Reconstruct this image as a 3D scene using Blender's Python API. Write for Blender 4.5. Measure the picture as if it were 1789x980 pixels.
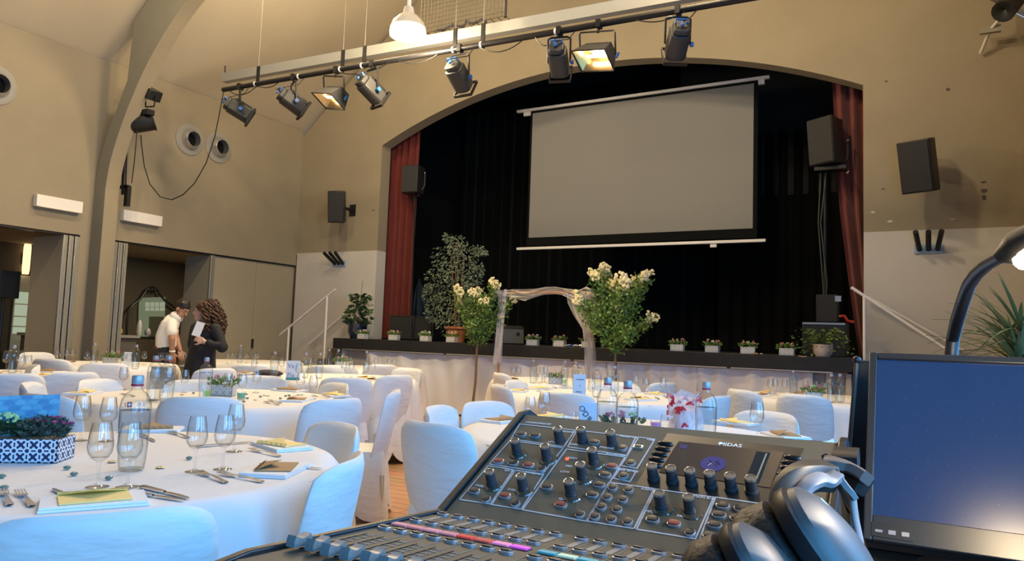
import bpy, bmesh, math, random
import numpy as np
from mathutils import Vector, Matrix
random.seed(7)
for o in list(bpy.data.objects): bpy.data.objects.remove(o)
SC = bpy.context.scene
COL = SC.collection
R = math.radians
# ------------------------------------------------------------------ camera
FPX, PCX, PCY, CAMH = 1280.0, 894.5, 490.0, 1.2
YAW, PITCH, ROLL = R(29.35), R(4.62), R(2.0)
_f = np.array([-math.sin(YAW)*math.cos(PITCH), math.cos(YAW)*math.cos(PITCH), math.sin(PITCH)])
_r = np.array([math.cos(YAW), math.sin(YAW), 0.0]); _u = np.cross(_r, _f)
CR = math.cos(ROLL)*_r + math.sin(ROLL)*_u; CU = -math.sin(ROLL)*_r + math.cos(ROLL)*_u; CF = _f
CO = np.array([0, 0, CAMH])
cd = bpy.data.cameras.new('camera'); cam = bpy.data.objects.new('camera', cd); COL.objects.link(cam)
cd.sensor_fit = 'HORIZONTAL'; cd.sensor_width = 36; cd.lens = FPX/1789*36; cd.clip_start = .02; cd.clip_end = 200
cam.matrix_world = Matrix(((CR[0], CU[0], -CF[0], 0), (CR[1], CU[1], -CF[1], 0), (CR[2], CU[2], -CF[2], CAMH), (0, 0, 0, 1)))
SC.camera = cam
# measured directions: where a sight line meets a real plane of the hall (table tops, walls, the stage edge)
def ray(x, y): return CF + (x-PCX)/FPX*CR - (y-PCY)/FPX*CU
def hit(x, y, n, p0):
    d = ray(x, y); n = np.array(n, float); t = ((np.array(p0, float)-CO) @ n)/(d @ n); return Vector(CO+t*d)
def atz(x, y, z): return hit(x, y, (0, 0, 1), (0, 0, z))
def aty(x, y, Y): return hit(x, y, (0, 1, 0), (0, Y, 0))
def atx(x, y, X): return hit(x, y, (1, 0, 0), (X, 0, 0))
# ------------------------------------------------------------------ world and exposure
vs = SC.view_settings
SC.display_settings.display_device = 'sRGB'
vs.view_transform = 'Standard'; vs.look = 'None'; vs.exposure = 0.0; vs.gamma = 1.0; vs.use_curve_mapping = False
cy = SC.cycles
cy.max_bounces = 10; cy.diffuse_bounces = 4; cy.glossy_bounces = 4; cy.transmission_bounces = 6; cy.transparent_max_bounces = 40
cy.caustics_reflective = False; cy.caustics_refractive = False; cy.sample_clamp_indirect = 4; cy.blur_glossy = .5
cy.use_denoising = True
W = bpy.data.worlds.new('sky'); SC.world = W; W.use_nodes = True
bg = W.node_tree.nodes['Background']; bg.inputs[0].default_value = (.42, .62, 1, 1); bg.inputs[1].default_value = 1.0
# hall constants (metres); X along the stage, Y towards the stage
XL, XR, YW, YS, YB = -10.94, 1.35, 10.61, 9.61, -5.0
ZW, ZST = 5.17, 1.125
XC = (XL+XR)/2
def area(name, loc, rot, sx, sy, power, col):
    l = bpy.data.lights.new(name, 'AREA'); l.shape = 'RECTANGLE'; l.size = sx; l.size_y = sy; l.energy = power; l.color = col
    o = bpy.data.objects.new(name, l); COL.objects.link(o); o.location = loc; o.rotation_euler = rot; return o
def point(name, loc, power, col, rad, spot=None, aim=None):
    l = bpy.data.lights.new(name, 'SPOT' if spot else 'POINT'); l.energy = power; l.color = col; l.shadow_soft_size = rad
    o = bpy.data.objects.new(name, l); COL.objects.link(o); o.location = loc
    if spot:
        l.spot_size = R(spot); l.spot_blend = .6
        d = Vector(aim)-Vector(loc); o.rotation_euler = d.to_track_quat('-Z', 'Y').to_euler()
    return o
DAY, WARM = (.10, .46, 1.0), (1.0, .77, .48)
WINS = [(-3.6, -1.9), (-1.2, .5), (1.2, 2.9), (3.6, 5.3)]        # tall windows in the right wall (y0, y1)
for i, (a, b) in enumerate(WINS):
    area('window_daylight', (XR-.03, (a+b)/2, 2.0), (0, R(90), 0), 2.2, b-a, [100, 118, 95, 75][i], DAY)
# hall pendants: the one in view and its row along the ridge
PEND = [(-5.05, 5.6), (-7.6, 2.2), (-2.2, 2.2), (-5.0, -1.6)]
# ------------------------------------------------------------------ mesh helpers
class MB:
    def __init__(s): s.v = []; s.f = []; s.m = []
    def add(s, vs, fs, mi=0):
        k = len(s.v); s.v += [tuple(v) for v in vs]; s.f += [tuple(i+k for i in f) for f in fs]; s.m += [mi]*len(fs); return s
    def box(s, c, d, M=None, mi=0):
        c = Vector(c); h = Vector(d)/2
        vs = [Vector((x*h.x, y*h.y, z*h.z)) for x in (-1, 1) for y in (-1, 1) for z in (-1, 1)]
        if M: vs = [M @ v for v in vs]
        return s.add([v+c for v in vs], [(0, 1, 3, 2), (4, 6, 7, 5), (0, 4, 5, 1), (2, 3, 7, 6), (0, 2, 6, 4), (1, 5, 7, 3)], mi)
    def span(s, a, b, mi=0):
        a = Vector(a); b = Vector(b); return s.box((a+b)/2, (abs(b.x-a.x), abs(b.y-a.y), abs(b.z-a.z)), None, mi)
    def tube(s, pts, r, n=10, cap=True, mi=0, flat=1.0):
        pts = [Vector(p) for p in pts]; rs = r if isinstance(r, (list, tuple)) else [r]*len(pts); k = len(s.v); N = len(pts)
        t0 = (pts[1]-pts[0]).normalized(); up = Vector((0, 0, 1)) if abs(t0.z) < .9 else Vector((1, 0, 0)); a = t0.cross(up).normalized()
        vs = []
        for i, p in enumerate(pts):
            t = (pts[min(i+1, N-1)]-pts[max(i-1, 0)]).normalized(); a = (a-t*a.dot(t)).normalized(); b = t.cross(a)
            for j in range(n):
                q = 2*math.pi*j/n; vs.append(p+a*math.cos(q)*rs[i]+b*math.sin(q)*rs[i]*flat)
        fs = [(i*n+j, i*n+(j+1) % n, (i+1)*n+(j+1) % n, (i+1)*n+j) for i in range(N-1) for j in range(n)]
        if cap: fs += [tuple(range(n-1, -1, -1)), tuple((N-1)*n+j for j in range(n))]
        return s.add(vs, fs, mi)
    def lathe(s, prof, n=24, o=(0, 0, 0), M=None, mi=0, cap=False):
        o = Vector(o); vs = []; N = len(prof)
        for r, z in prof:
            for j in range(n):
                q = 2*math.pi*j/n; v = Vector((r*math.cos(q), r*math.sin(q), z)); vs.append((M @ v if M else v)+o)
        fs = [(i*n+j, i*n+(j+1) % n, (i+1)*n+(j+1) % n, (i+1)*n+j) for i in range(N-1) for j in range(n)]
        if cap: fs += [tuple(range(n-1, -1, -1)), tuple((N-1)*n+j for j in range(n))]
        return s.add(vs, fs, mi)
    def ball(s, c, r, n=10, M=None, mi=0):
        if not hasattr(r, '__len__'): r = (r, r, r)
        c = Vector(c); vs = [Vector((0, 0, r[2]))]; m = max(4, n//2)
        for i in range(1, m):
            t = math.pi*i/m
            for j in range(n):
                q = 2*math.pi*j/n; vs.append(Vector((r[0]*math.sin(t)*math.cos(q), r[1]*math.sin(t)*math.sin(q), r[2]*math.cos(t))))
        vs.append(Vector((0, 0, -r[2]))); L = len(vs)-1
        fs = [(0, 1+j, 1+(j+1) % n) for j in range(n)]
        fs += [(1+i*n+j, 1+(i+1)*n+j, 1+(i+1)*n+(j+1) % n, 1+i*n+(j+1) % n) for i in range(m-2) for j in range(n)]
        fs += [(1+(m-2)*n+j, L, 1+(m-2)*n+(j+1) % n) for j in range(n)]
        if M: vs = [M @ v for v in vs]
        return s.add([v+c for v in vs], fs, mi)
    def prism(s, poly, e, mi=0):
        # poly: list of 3-D points, e: extrusion vector
        n = len(poly); e = Vector(e); a = [Vector(p) for p in poly]; b = [p+e for p in a]
        fs = [tuple(range(n-1, -1, -1)), tuple(range(n, 2*n))]+[(i, (i+1) % n, n+(i+1) % n, n+i) for i in range(n)]
        return s.add(a+b, fs, mi)
    def grid(s, P, closed=False, mi=0):
        # P[i][j] points
        n, m = len(P), len(P[0]); vs = [p for row in P for p in row]; fs = []
        for i in range(n-1):
            for j in range(m if closed else m-1): fs.append((i*m+j, i*m+(j+1) % m, (i+1)*m+(j+1) % m, (i+1)*m+j))
        return s.add(vs, fs, mi)
    def mesh(s, name, mats, ang=40):
        me = bpy.data.meshes.new(name); me.from_pydata([tuple(v) for v in s.v], [], s.f)
        for m in (mats if isinstance(mats, (list, tuple)) else [mats]): me.materials.append(m)
        if any(s.m): me.polygons.foreach_set('material_index', s.m)
        bm = bmesh.new(); bm.from_mesh(me); bmesh.ops.recalc_face_normals(bm, faces=bm.faces); bm.to_mesh(me); bm.free()
        if ang:
            me.shade_smooth(); me.set_sharp_from_angle(angle=R(ang))
        me.update(); return me
    def build(s, name, mats, parent=None, ang=40, bevel=0):
        o = bpy.data.objects.new(name, s.mesh(name, mats, ang)); COL.objects.link(o)
        if parent: o.parent = parent
        if bevel:
            b = o.modifiers.new('bevel', 'BEVEL'); b.width = bevel; b.segments = 2; b.limit_method = 'ANGLE'; b.angle_limit = R(40)
        return o
def thing(name, label, cat, loc=(0, 0, 0), rz=0, group=None):
    o = bpy.data.objects.new(name, None); COL.objects.link(o); o.empty_display_size = .1
    o.location = loc; o.rotation_euler = (0, 0, rz); return tag(o, label, cat, group)
def tag(o, label, cat, group=None):
    o['label'] = label; o['category'] = cat
    if group: o['group'] = group
    return o
def struct(o, label=None):
    o['kind'] = 'structure'
    if label: o['label'] = label
    return o
def stuff(o): o['kind'] = 'stuff'; return o
def copy_tree(o, parent=None):
    c = o.copy(); COL.objects.link(c); c.parent = parent
    for ch in list(o.children): copy_tree(ch, c)
    return c
def put(name, me, parent, loc=(0, 0, 0), M=None):
    o = bpy.data.objects.new(name, me); COL.objects.link(o); o.parent = parent
    if M: o.matrix_local = Matrix.Translation(loc) @ M.to_4x4()
    else: o.location = loc
    return o
def textmesh(body, size, mat, depth=.0004, align='CENTER', M=None, bend=None):
    cu = bpy.data.curves.new('txt', 'FONT'); cu.body = body; cu.size = size; cu.extrude = depth; cu.align_x = align; cu.align_y = 'CENTER'; cu.resolution_u = 2
    t = bpy.data.objects.new('txt', cu); COL.objects.link(t)
    dg = bpy.context.evaluated_depsgraph_get(); me = bpy.data.meshes.new_from_object(t.evaluated_get(dg))
    bpy.data.objects.remove(t); bpy.data.curves.remove(cu)
    me.materials.clear(); me.materials.append(mat)
    if bend:
        for v in me.vertices: v.co = bend(v.co)
    if M: me.transform(M)
    return me
def rectM(xdir, ydir):
    x = Vector(xdir).normalized(); y = Vector(ydir).normalized(); z = x.cross(y).normalized(); y = z.cross(x)
    return Matrix((x, y, z)).transposed()
def zalign(d): return Vector(d).normalized().to_track_quat('Z', 'Y').to_matrix()
# ------------------------------------------------------------------ materials
MATS = {}
def srgb(c): return tuple((x/12.92 if x <= .04045 else ((x+.055)/1.055)**2.4) for x in c)
def mat(name, col, rough=.6, metal=0, var=0, vscale=8, bump=0, bscale=60, emit=None, estr=0, spec=.5, coat=0, sheen=0, stretch=None, trans=0, sss=0):
    if name in MATS: return MATS[name]
    m = bpy.data.materials.new(name); m.use_nodes = True; nt = m.node_tree; b = nt.nodes['Principled BSDF']; L = nt.links
    c = (*col[:3], 1); b.inputs['Base Color'].default_value = c; b.inputs['Roughness'].default_value = rough; b.inputs['Metallic'].default_value = metal
    b.inputs['Specular IOR Level'].default_value = spec; b.inputs['Coat Weight'].default_value = coat; b.inputs['Sheen Weight'].default_value = sheen
    b.inputs['Transmission Weight'].default_value = trans
    if emit: b.inputs['Emission Color'].default_value = (*emit, 1); b.inputs['Emission Strength'].default_value = estr
    if var or bump:
        tc = nt.nodes.new('ShaderNodeTexCoord'); mp = nt.nodes.new('ShaderNodeMapping'); L.new(tc.outputs['Object'], mp.inputs[0])
        if stretch: mp.inputs['Scale'].default_value = stretch
    if var:
        n = nt.nodes.new('ShaderNodeTexNoise'); n.inputs['Scale'].default_value = vscale; n.inputs['Detail'].default_value = 5; L.new(mp.outputs[0], n.inputs['Vector'])
        r = nt.nodes.new('ShaderNodeValToRGB'); r.color_ramp.elements[0].position = .3; r.color_ramp.elements[1].position = .7
        r.color_ramp.elements[0].color = (*[x*(1-var) for x in col[:3]], 1); r.color_ramp.elements[1].color = (*[min(1, x*(1+var)) for x in col[:3]], 1)
        L.new(n.outputs['Fac'], r.inputs[0]); L.new(r.outputs[0], b.inputs['Base Color'])
    if bump:
        n2 = nt.nodes.new('ShaderNodeTexNoise'); n2.inputs['Scale'].default_value = bscale; n2.inputs['Detail'].default_value = 4; L.new(mp.outputs[0], n2.inputs['Vector'])
        bp = nt.nodes.new('ShaderNodeBump'); bp.inputs['Strength'].default_value = bump; bp.inputs['Distance'].default_value = .02; L.new(n2.outputs['Fac'], bp.inputs['Height']); L.new(bp.outputs[0], b.inputs['Normal'])
    MATS[name] = m; return m
def thin_glass(name, edge, centre=(.97, .98, .98), rough=.03, refl=1.0):
    # thin clear wall: passes light straight through, mirrors more and tints more at grazing angles (Fresnel)
    m = bpy.data.materials.new(name); m.use_nodes = True; nt = m.node_tree; L = nt.links
    for n in list(nt.nodes): nt.nodes.remove(n)
    out = nt.nodes.new('ShaderNodeOutputMaterial'); tr = nt.nodes.new('ShaderNodeBsdfTransparent'); gl = nt.nodes.new('ShaderNodeBsdfGlossy'); gl.inputs['Roughness'].default_value = rough
    fr = nt.nodes.new('ShaderNodeFresnel'); ge = nt.nodes.new('ShaderNodeNewGeometry'); io = nt.nodes.new('ShaderNodeMath'); io.operation = 'MULTIPLY_ADD'; io.inputs[1].default_value = -.8333; io.inputs[2].default_value = 1.5; L.new(ge.outputs['Backfacing'], io.inputs[0]); L.new(io.outputs[0], fr.inputs['IOR'])
    mu = nt.nodes.new('ShaderNodeMath'); mu.operation = 'MULTIPLY'; mu.inputs[1].default_value = refl; L.new(fr.outputs[0], mu.inputs[0])
    r = nt.nodes.new('ShaderNodeValToRGB'); r.color_ramp.elements[0].color = (*centre, 1); r.color_ramp.elements[1].color = (*edge, 1); r.color_ramp.elements[0].position = .04; r.color_ramp.elements[1].position = .55
    L.new(fr.outputs[0], r.inputs[0]); L.new(r.outputs[0], tr.inputs[0])
    mx = nt.nodes.new('ShaderNodeMixShader'); L.new(mu.outputs[0], mx.inputs[0]); L.new(tr.outputs[0], mx.inputs[1]); L.new(gl.outputs[0], mx.inputs[2]); L.new(mx.outputs[0], out.inputs[0])
    MATS[name] = m; return m
def emission(name, col, s):
    m = bpy.data.materials.new(name); m.use_nodes = True; nt = m.node_tree
    for n in list(nt.nodes): nt.nodes.remove(n)
    out = nt.nodes.new('ShaderNodeOutputMaterial'); e = nt.nodes.new('ShaderNodeEmission'); e.inputs[0].default_value = (*col, 1); e.inputs[1].default_value = s
    nt.links.new(e.outputs[0], out.inputs[0]); MATS[name] = m; return m
M_WALL = mat('beige_plaster', (.315, .270, .186), .85, var=.05, vscale=1.5, bump=.12, bscale=40)
M_WHITEW = mat('white_plaster', (.60, .58, .53), .8, var=.03, vscale=2, bump=.1, bscale=40)
M_CEIL = mat('cream_ceiling', (.56, .485, .345), .85, var=.04, vscale=.8, bump=.06, bscale=30)
M_RIB = mat('grey_green_rib', (.27, .262, .208), .8, var=.05, vscale=1.5, bump=.08, bscale=40)
M_BLACK = mat('black_paint', (.010, .011, .012), .45)
M_BLACKM = mat('black_metal', (.02, .02, .022), .4, metal=.4)
M_MATTE = mat('black_velvet', (.006, .007, .007), .95, spec=.1, sheen=.1)
M_PLAS = mat('black_plastic', (.018, .018, .019), .42, bump=.05, bscale=400)
M_GRILL = mat('speaker_grille', (.022, .024, .025), .6, bump=.4, bscale=500)
M_ALU = mat('brushed_aluminium', (.62, .63, .64), .35, metal=.9)
M_CHROME = mat('chrome', (.8, .8, .82), .15, metal=1)
M_STEEL = mat('cutlery_steel', (.72, .70, .68), .22, metal=1)
M_CLOTH = mat('white_tablecloth', (.83, .82, .81), .75, var=.015, vscale=3, bump=.10, bscale=9)
M_COVER = mat('white_stretch_cover', (.80, .80, .78), .6, bump=.55, bscale=5, sheen=.1, stretch=(1, 1.2, 3.2))
M_PAPER = mat('white_paper', (.86, .86, .85), .7)
M_NAPKIN = mat('white_napkin', (.88, .88, .88), .75, bump=.08, bscale=40)
M_YEL = mat('yellow_envelope', (1.0, .74, .28), .65, var=.03, vscale=20)
M_BRN = mat('kraft_envelope', (.42, .25, .11), .7, var=.06, vscale=30)
M_RED = mat('red_velvet', (.135, .014, .008), .85, sheen=.3, var=.12, vscale=6)
M_WOODP = mat('pale_wood', (.45, .28, .14), .6, var=.15, vscale=14)
M_BARK = mat('grey_brown_bark', (.20, .13, .08), .85, var=.25, vscale=40, bump=.3, bscale=120)
M_LEAF = mat('bright_leaf', (.13, .23, .045), .5, var=.25, vscale=9)
M_FICUS = mat('grey_green_leaf', (.17, .225, .145), .5, var=.3, vscale=6)
M_DLEAF = mat('dark_leaf', (.045, .095, .035), .45, var=.3, vscale=20)
M_BLOOM = mat('cream_blossom', (.90, .79, .46), .7, var=.08, vscale=30)
M_PINK = mat('pink_petal', (.74, .24, .30), .6, var=.2, vscale=60)
M_SALMON = mat('salmon_petal', (.78, .36, .28), .6, var=.2, vscale=60)
M_GBLOOM = mat('pale_green_bud', (.50, .68, .30), .6, var=.2, vscale=60)
M_WBLOOM = mat('white_petal', (.85, .84, .74), .6)
M_TERRA = mat('terracotta', (.48, .17, .07), .8, var=.1, vscale=10)
M_NAVY = mat('navy_glaze', (.012, .022, .06), .2, coat=.6)
M_SOIL = mat('soil', (.05, .035, .022), .95)
M_COPPER = mat('copper_pipe', (.72, .36, .20), .3, metal=1)
M_SKIN = mat('skin', (.42, .22, .14), .5, var=.05, vscale=20)
M_SKIN2 = mat('skin_light', (.62, .38, .27), .5, var=.05, vscale=20)
M_HAIRD = mat('black_hair', (.012, .009, .007), .5)
M_HAIRB = mat('brown_curls', (.085, .036, .018), .5, var=.4, vscale=30)
M_SHIRT = mat('white_shirt', (.80, .79, .77), .75, bump=.15, bscale=12)
M_COAT = mat('black_coat', (.012, .012, .014), .8, bump=.15, bscale=14)
M_TROU = mat('dark_trousers', (.012, .014, .022), .75)
M_BELT = mat('brown_belt', (.16, .05, .025), .5)
M_LAMPW = mat('white_lacquer', (.84, .82, .77), .4)
M_GREYP = mat('grey_partition', (.29, .28, .22), .6, var=.04, vscale=2, bump=.05, bscale=200)
M_BEIGEP = mat('beige_partition', (.37, .33, .235), .6, var=.03, vscale=2, bump=.05, bscale=200)
M_BLUEK = mat('blue_knob_plastic', (.02, .13, .42), .4)
M_GLASS = thin_glass('clear_glass', (.58, .60, .62), (.985, .99, .99), refl=1.6)
M_BOTTLE = thin_glass('bottle_glass', (.50, .53, .55), (.97, .98, .98), refl=1.4)
M_HOT = emission('hot_lamp_glow', (1.0, .80, .52), 14)
# ================================================================== the hall
def ceil_z(x): return min(ZW+.84*(x-XL), ZW+.84*(XR-x), 9.0)
fl = MB(); fl.span((XL-4, YB, -.12), (XR, YW, -.012))
M_FLOOR = mat('oak_floor_base', (.30, .17, .08), .5, var=.1, vscale=3)
floor = struct(fl.build('floor', M_FLOOR), 'warm oak plank floor of the hall')
planks = []
for i in range(4):
    c = (.50+.07*random.uniform(-1, 1), .27+.04*random.uniform(-1, 1), .115)
    planks.append(MB().box((0, 0, 0), (1.235, .114, .014)).mesh('plank', mat('oak_plank_%d' % i, c, .42, var=.12, vscale=5, stretch=(1, 9, 1)), 0))
for j in range(62):
    for i in range(4):
        put('plank', planks[(i*3+j*7) % 4], floor, (-5.6+1.24*i+(.62 if j % 2 else 0), 2.1+.12*j, -.006))
wl = MB()
wl.span((XL-.25, YB, 2.53), (XL, YW, ZW+.1)); wl.span((XL-.25, 6.29, 0), (XL, 6.76, 2.53)); wl.span((XL-.25, YB, 0), (XL, 2.2, 2.53))
struct(wl.build('wall_left', M_WALL), 'beige plaster left wall above the folding partitions')
# stage wall with the segmental proscenium arch
AX0, AX1 = -8.88, -.67; ACX = (AX0+AX1)/2; AHW = (AX1-AX0)/2; ASP, ACR = 4.77, 5.69
ARAD = (AHW**2+(ACR-ASP)**2)/(2*(ACR-ASP))
def arch(x): return ACR-ARAD+math.sqrt(max(0, ARAD**2-(x-ACX)**2))
ws = MB(); ZP = 2.775
def quadcol(x0, x1, b0, b1, t0, t1, mi):
    ws.add([(x0, YW, b0), (x1, YW, b1), (x1, YW, t1), (x0, YW, t0), (x0, YW+.26, b0), (x1, YW+.26, b1), (x1, YW+.26, t1), (x0, YW+.26, t0)],
           [(0, 1, 2, 3), (4, 7, 6, 5), (0, 4, 5, 1), (2, 6, 7, 3), (0, 3, 7, 4), (1, 5, 6, 2)], mi)
for (a, b) in ((XL, AX0), (AX1, XR)):
    quadcol(a, b, 0, 0, ZP, ZP, 1)
    n = 6
    for i in range(n):
        x0, x1 = a+(b-a)*i/n, a+(b-a)*(i+1)/n; quadcol(x0, x1, ZP, ZP, ceil_z(x0), ceil_z(x1), 0)
n = 40
for i in range(n):
    x0, x1 = AX0+(AX1-AX0)*i/n, AX0+(AX1-AX0)*(i+1)/n; quadcol(x0, x1, arch(x0), arch(x1), ceil_z(x0), ceil_z(x1), 0)
struct(ws.build('wall_stage', [M_WALL, M_WHITEW], ang=30), 'stage wall with wide arched opening, beige above and white below')
# small scuffs and paint chips on the stage wall, right of the opening
chip = MB()
for (px, py, w, h) in ((1525, 371, 7, 4), (1555, 387, 9, 4), (1664, 383, 8, 2)):
    a = aty(px, py, YW-.004); s = .0085
    chip.ball(a, (w*s/2, .002, h*s/2), 7)
struct(chip.build('trim_1', M_WHITEW), 'white paint chips on the beige wall')
chip = MB()
for (px, py, w, h) in ((1656, 156, 6, 5), (1548, 142, 5, 3), (1718, 318, 8, 3), (1719, 333, 9, 6), (1719, 345, 6, 8), (1543, 330, 6, 2), (652, 367, 10, 2)):
    a = aty(px, py, YW-.003); s = .0085
    chip.ball(a, (w*s/2, .002, h*s/2), 7)
struct(chip.build('trim_2', mat('grey_scuff', (.10, .09, .075), .9)), 'dark scuff marks on the stage wall')
# ceiling slopes
ce = MB()
xa = XL+(9.0-ZW)/.84; xb = XR-(9.0-ZW)/.84
ce.prism([(XL-.25, YB, ZW-.21+.15), (xa, YB, 9.0), (xb, YB, 9.0), (XR+.25, YB, ZW-.06), (XR+.25, YB, ZW+.25), (xb, YB, 9.3), (xa, YB, 9.3), (XL-.25, YB, ZW+.25)], (0, YW+.26-YB, 0))
struct(ce.build('ceiling', M_CEIL, ang=20), 'steep cream plaster ceiling')
# curved rib
rb = MB()
rl = [(-10.66, 0), (-10.66, 2.5), (-10.66, 3.25), (-10.60, 3.62), (-10.45, 4.05), (-10.2, 4.55), (-9.87, 5.06), (-9.42, 5.56), (-9.0, 5.90), (-8.2, 6.43), (-7.2, 6.9), (-6.0, 7.22), (XC, 7.33)]
RIB0, RIB1 = 6.445, 6.66
def smooth2(p, k=5):
    q = []
    for i in range(len(p)-1):
        a0, a1, a2, a3 = [np.array(p[min(max(j, 0), len(p)-1)]) for j in (i-1, i, i+1, i+2)]
        for t in range(k):
            t /= k; q.append(tuple(.5*(2*a1+(a2-a0)*t+(2*a0-5*a1+4*a2-a3)*t*t+(3*a1-a0-3*a2+a3)*t**3)))
    return q+[p[-1]]
rl = rl[:2]+smooth2(rl[2:])
pts = rl+[(2*XC-x, z) for x, z in rl[-2::-1]]
def outer(x, z):
    if x < XC: ox = max(XL-.02, x-.28-.10*max(0, z-4.5))
    else: ox = min(XR+.02, x+.28+.10*max(0, z-4.5))
    return (ox, z if z < 4.9 else ceil_z(ox)+.05)
for i in range(len(pts)-1):
    (x0, z0), (x1, z1) = pts[i], pts[i+1]; (u0, w0), (u1, w1) = outer(x0, z0), outer(x1, z1)
    rb.add([(x0, RIB0, z0), (x1, RIB0, z1), (u1, RIB0, w1), (u0, RIB0, w0)], [(0, 1, 2, 3)], 0)
    rb.add([(x0, RIB1, z0), (x1, RIB1, z1), (u1, RIB1, w1), (u0, RIB1, w0)], [(3, 2, 1, 0)], 0)
    rb.add([(x0, RIB0, z0), (x1, RIB0, z1), (x1, RIB1, z1), (x0, RIB1, z0)], [(0, 1, 2, 3)], 1)
struct(rb.build('trim_3', [M_RIB, M_WALL], ang=30), 'curved plaster rib rising from the left wall into the ceiling')
# right wall with tall windows, rear wall; unseen, coloured dark to cut warm bounce
wr = MB(); ys = [YB]+[y for w in WINS for y in w]+[YW]
for i in range(0, len(ys), 2): wr.span((XR, ys[i], 0), (XR+.25, ys[i+1], ZW+.1))
for a, b in WINS: wr.span((XR, a, 0), (XR+.25, b, .85)); wr.span((XR, a, 3.15), (XR+.25, b, ZW+.1))
struct(wr.build('wall_right', mat('dark_unseen_wall', (.11, .07, .045), .6, var=.15, vscale=6)), 'unseen right wall with tall windows, darkened to cut bounced light')
for i, (a, b) in enumerate(WINS):
    w = struct(thing('window_%d' % (i+1), 'tall white window in the right wall', 'window', (XR+.1, (a+b)/2, .85))); del w['category']
    f = MB(); h = 2.3; d = (b-a)/2
    for s in (-1, 1): f.box((0, s*(d-.03), h/2), (.07, .06, h))
    for z in (.03, h/2, h-.03): f.box((0, 0, z), (.068, 2*d-.1, .06))
    f.box((0, 0, h/2), (.066, .05, h-.1)); f.build('window_frame', M_LAMPW, w)
    MB().box((.01, 0, h/2), (.006, 2*d-.08, h-.08)).build('pane', M_GLASS, w)
wb = MB(); wb.prism([(XL-.25, YB, 0), (XR+.25, YB, 0), (XR+.25, YB, ZW), (xb, YB, 9), (xa, YB, 9), (XL-.25, YB, ZW)], (0, -.2, 0))
struct(wb.build('wall_rear', mat('dark_unseen_wall', (0, 0, 0))), 'unseen rear wall, darkened to cut bounced light')
# side room behind the partitions
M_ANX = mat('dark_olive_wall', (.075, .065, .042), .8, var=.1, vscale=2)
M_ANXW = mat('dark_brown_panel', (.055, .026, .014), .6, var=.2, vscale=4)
XA = -14.2
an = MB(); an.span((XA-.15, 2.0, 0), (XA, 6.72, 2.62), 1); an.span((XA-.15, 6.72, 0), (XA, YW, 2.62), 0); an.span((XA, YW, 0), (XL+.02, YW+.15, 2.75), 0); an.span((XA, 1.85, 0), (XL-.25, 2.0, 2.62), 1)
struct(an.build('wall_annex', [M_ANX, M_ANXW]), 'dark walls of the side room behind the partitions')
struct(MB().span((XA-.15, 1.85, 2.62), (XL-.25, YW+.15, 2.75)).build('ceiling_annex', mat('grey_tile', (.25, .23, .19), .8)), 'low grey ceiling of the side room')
area('side_room_fill', (-12.2, 9.4, 2.58), (0, 0, 0), .5, .5, 45, WARM); area('side_room_fill', (-12.3, 4.0, 2.58), (0, 0, 0), .5, .5, 40, WARM)  # unseen fill lights added to brighten the side room
# folding partition: closed panels, open stacks
def panel(nm, a, b, m, label, edge=None):
    t = struct(thing(nm, label, 'door', ((a[0]+b[0])/2, (a[1]+b[1])/2, 0))); del t['category']
    c = Vector(((a[0]+b[0])/2, (a[1]+b[1])/2, 0)); p = MB().span(Vector(a)-c, Vector(b)-c).build('panel', m, t, bevel=.004)
    if edge:
        for (ea, eb) in edge: MB().span(Vector(ea)-c, Vector(eb)-c).build('edge_profile', M_ALU, t, bevel=.003)
    return t
yy = [8.72, 9.66, 10.615]
for i in range(2):
    panel('door_%d' % (i+1), (XL-.12, yy[i]+.004, .01), (XL-.04, yy[i+1]-.004, 2.515), M_BEIGEP, ['closed beige partition panel beside the open one', 'closed beige partition panel next to the stage wall'][i])
dh = MB(); q = atx(440, 600, XL-.04); dh.box(q+Vector((.012, 0, 0)), (.03, .035, .17)); 
d2 = bpy.data.objects['door_1']; h_ = dh.build('door_handle', M_BLACK, d2); h_.location = -Vector(d2.location)
struct(MB().span((XL-.13, 6.76, 2.50), (XL-.02, 10.6, 2.535)).build('trim_4', M_BLACKM), 'dark ceiling track of the folding partition')
for i in range(3):
    y = 6.80+i*.085
    panel('door_%d' % (i+3), (-12.15, y, .01), (XL+.02, y+.07, 2.50), M_GREYP, '%s folded panel of the partition behind the rib' % ['first', 'second', 'third'][i], [((XL+.005, y-.004, .01), (XL+.03, y+.03, 2.5))])
panel('door_6', (aty(321, 500, 8.6).x, 8.60, .01), (XL+.01, 8.67, 2.50), M_GREYP, 'open grey partition panel beside the closed ones', [((XL-.02, 8.595, .01), (XL+.02, 8.675, 2.5))])
for i in range(3):
    y = 6.05+i*.085
    panel('door_%d' % (i+7), (aty(51, 500, 6.05).x, y, .01), (XL+.0, y+.07, 2.50), M_GREYP, '%s grey folded partition panel left of the rib' % ['broad', 'second', 'third'][i], [((XL-.03, y-.004, .01), (XL+.015, y+.03, 2.5))])
struct(MB().span((XL-.15, 2.2, 2.50), (XL-.02, 6.29, 2.535)).build('trim_5', M_BLACKM), 'dark track above the left opening')
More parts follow.
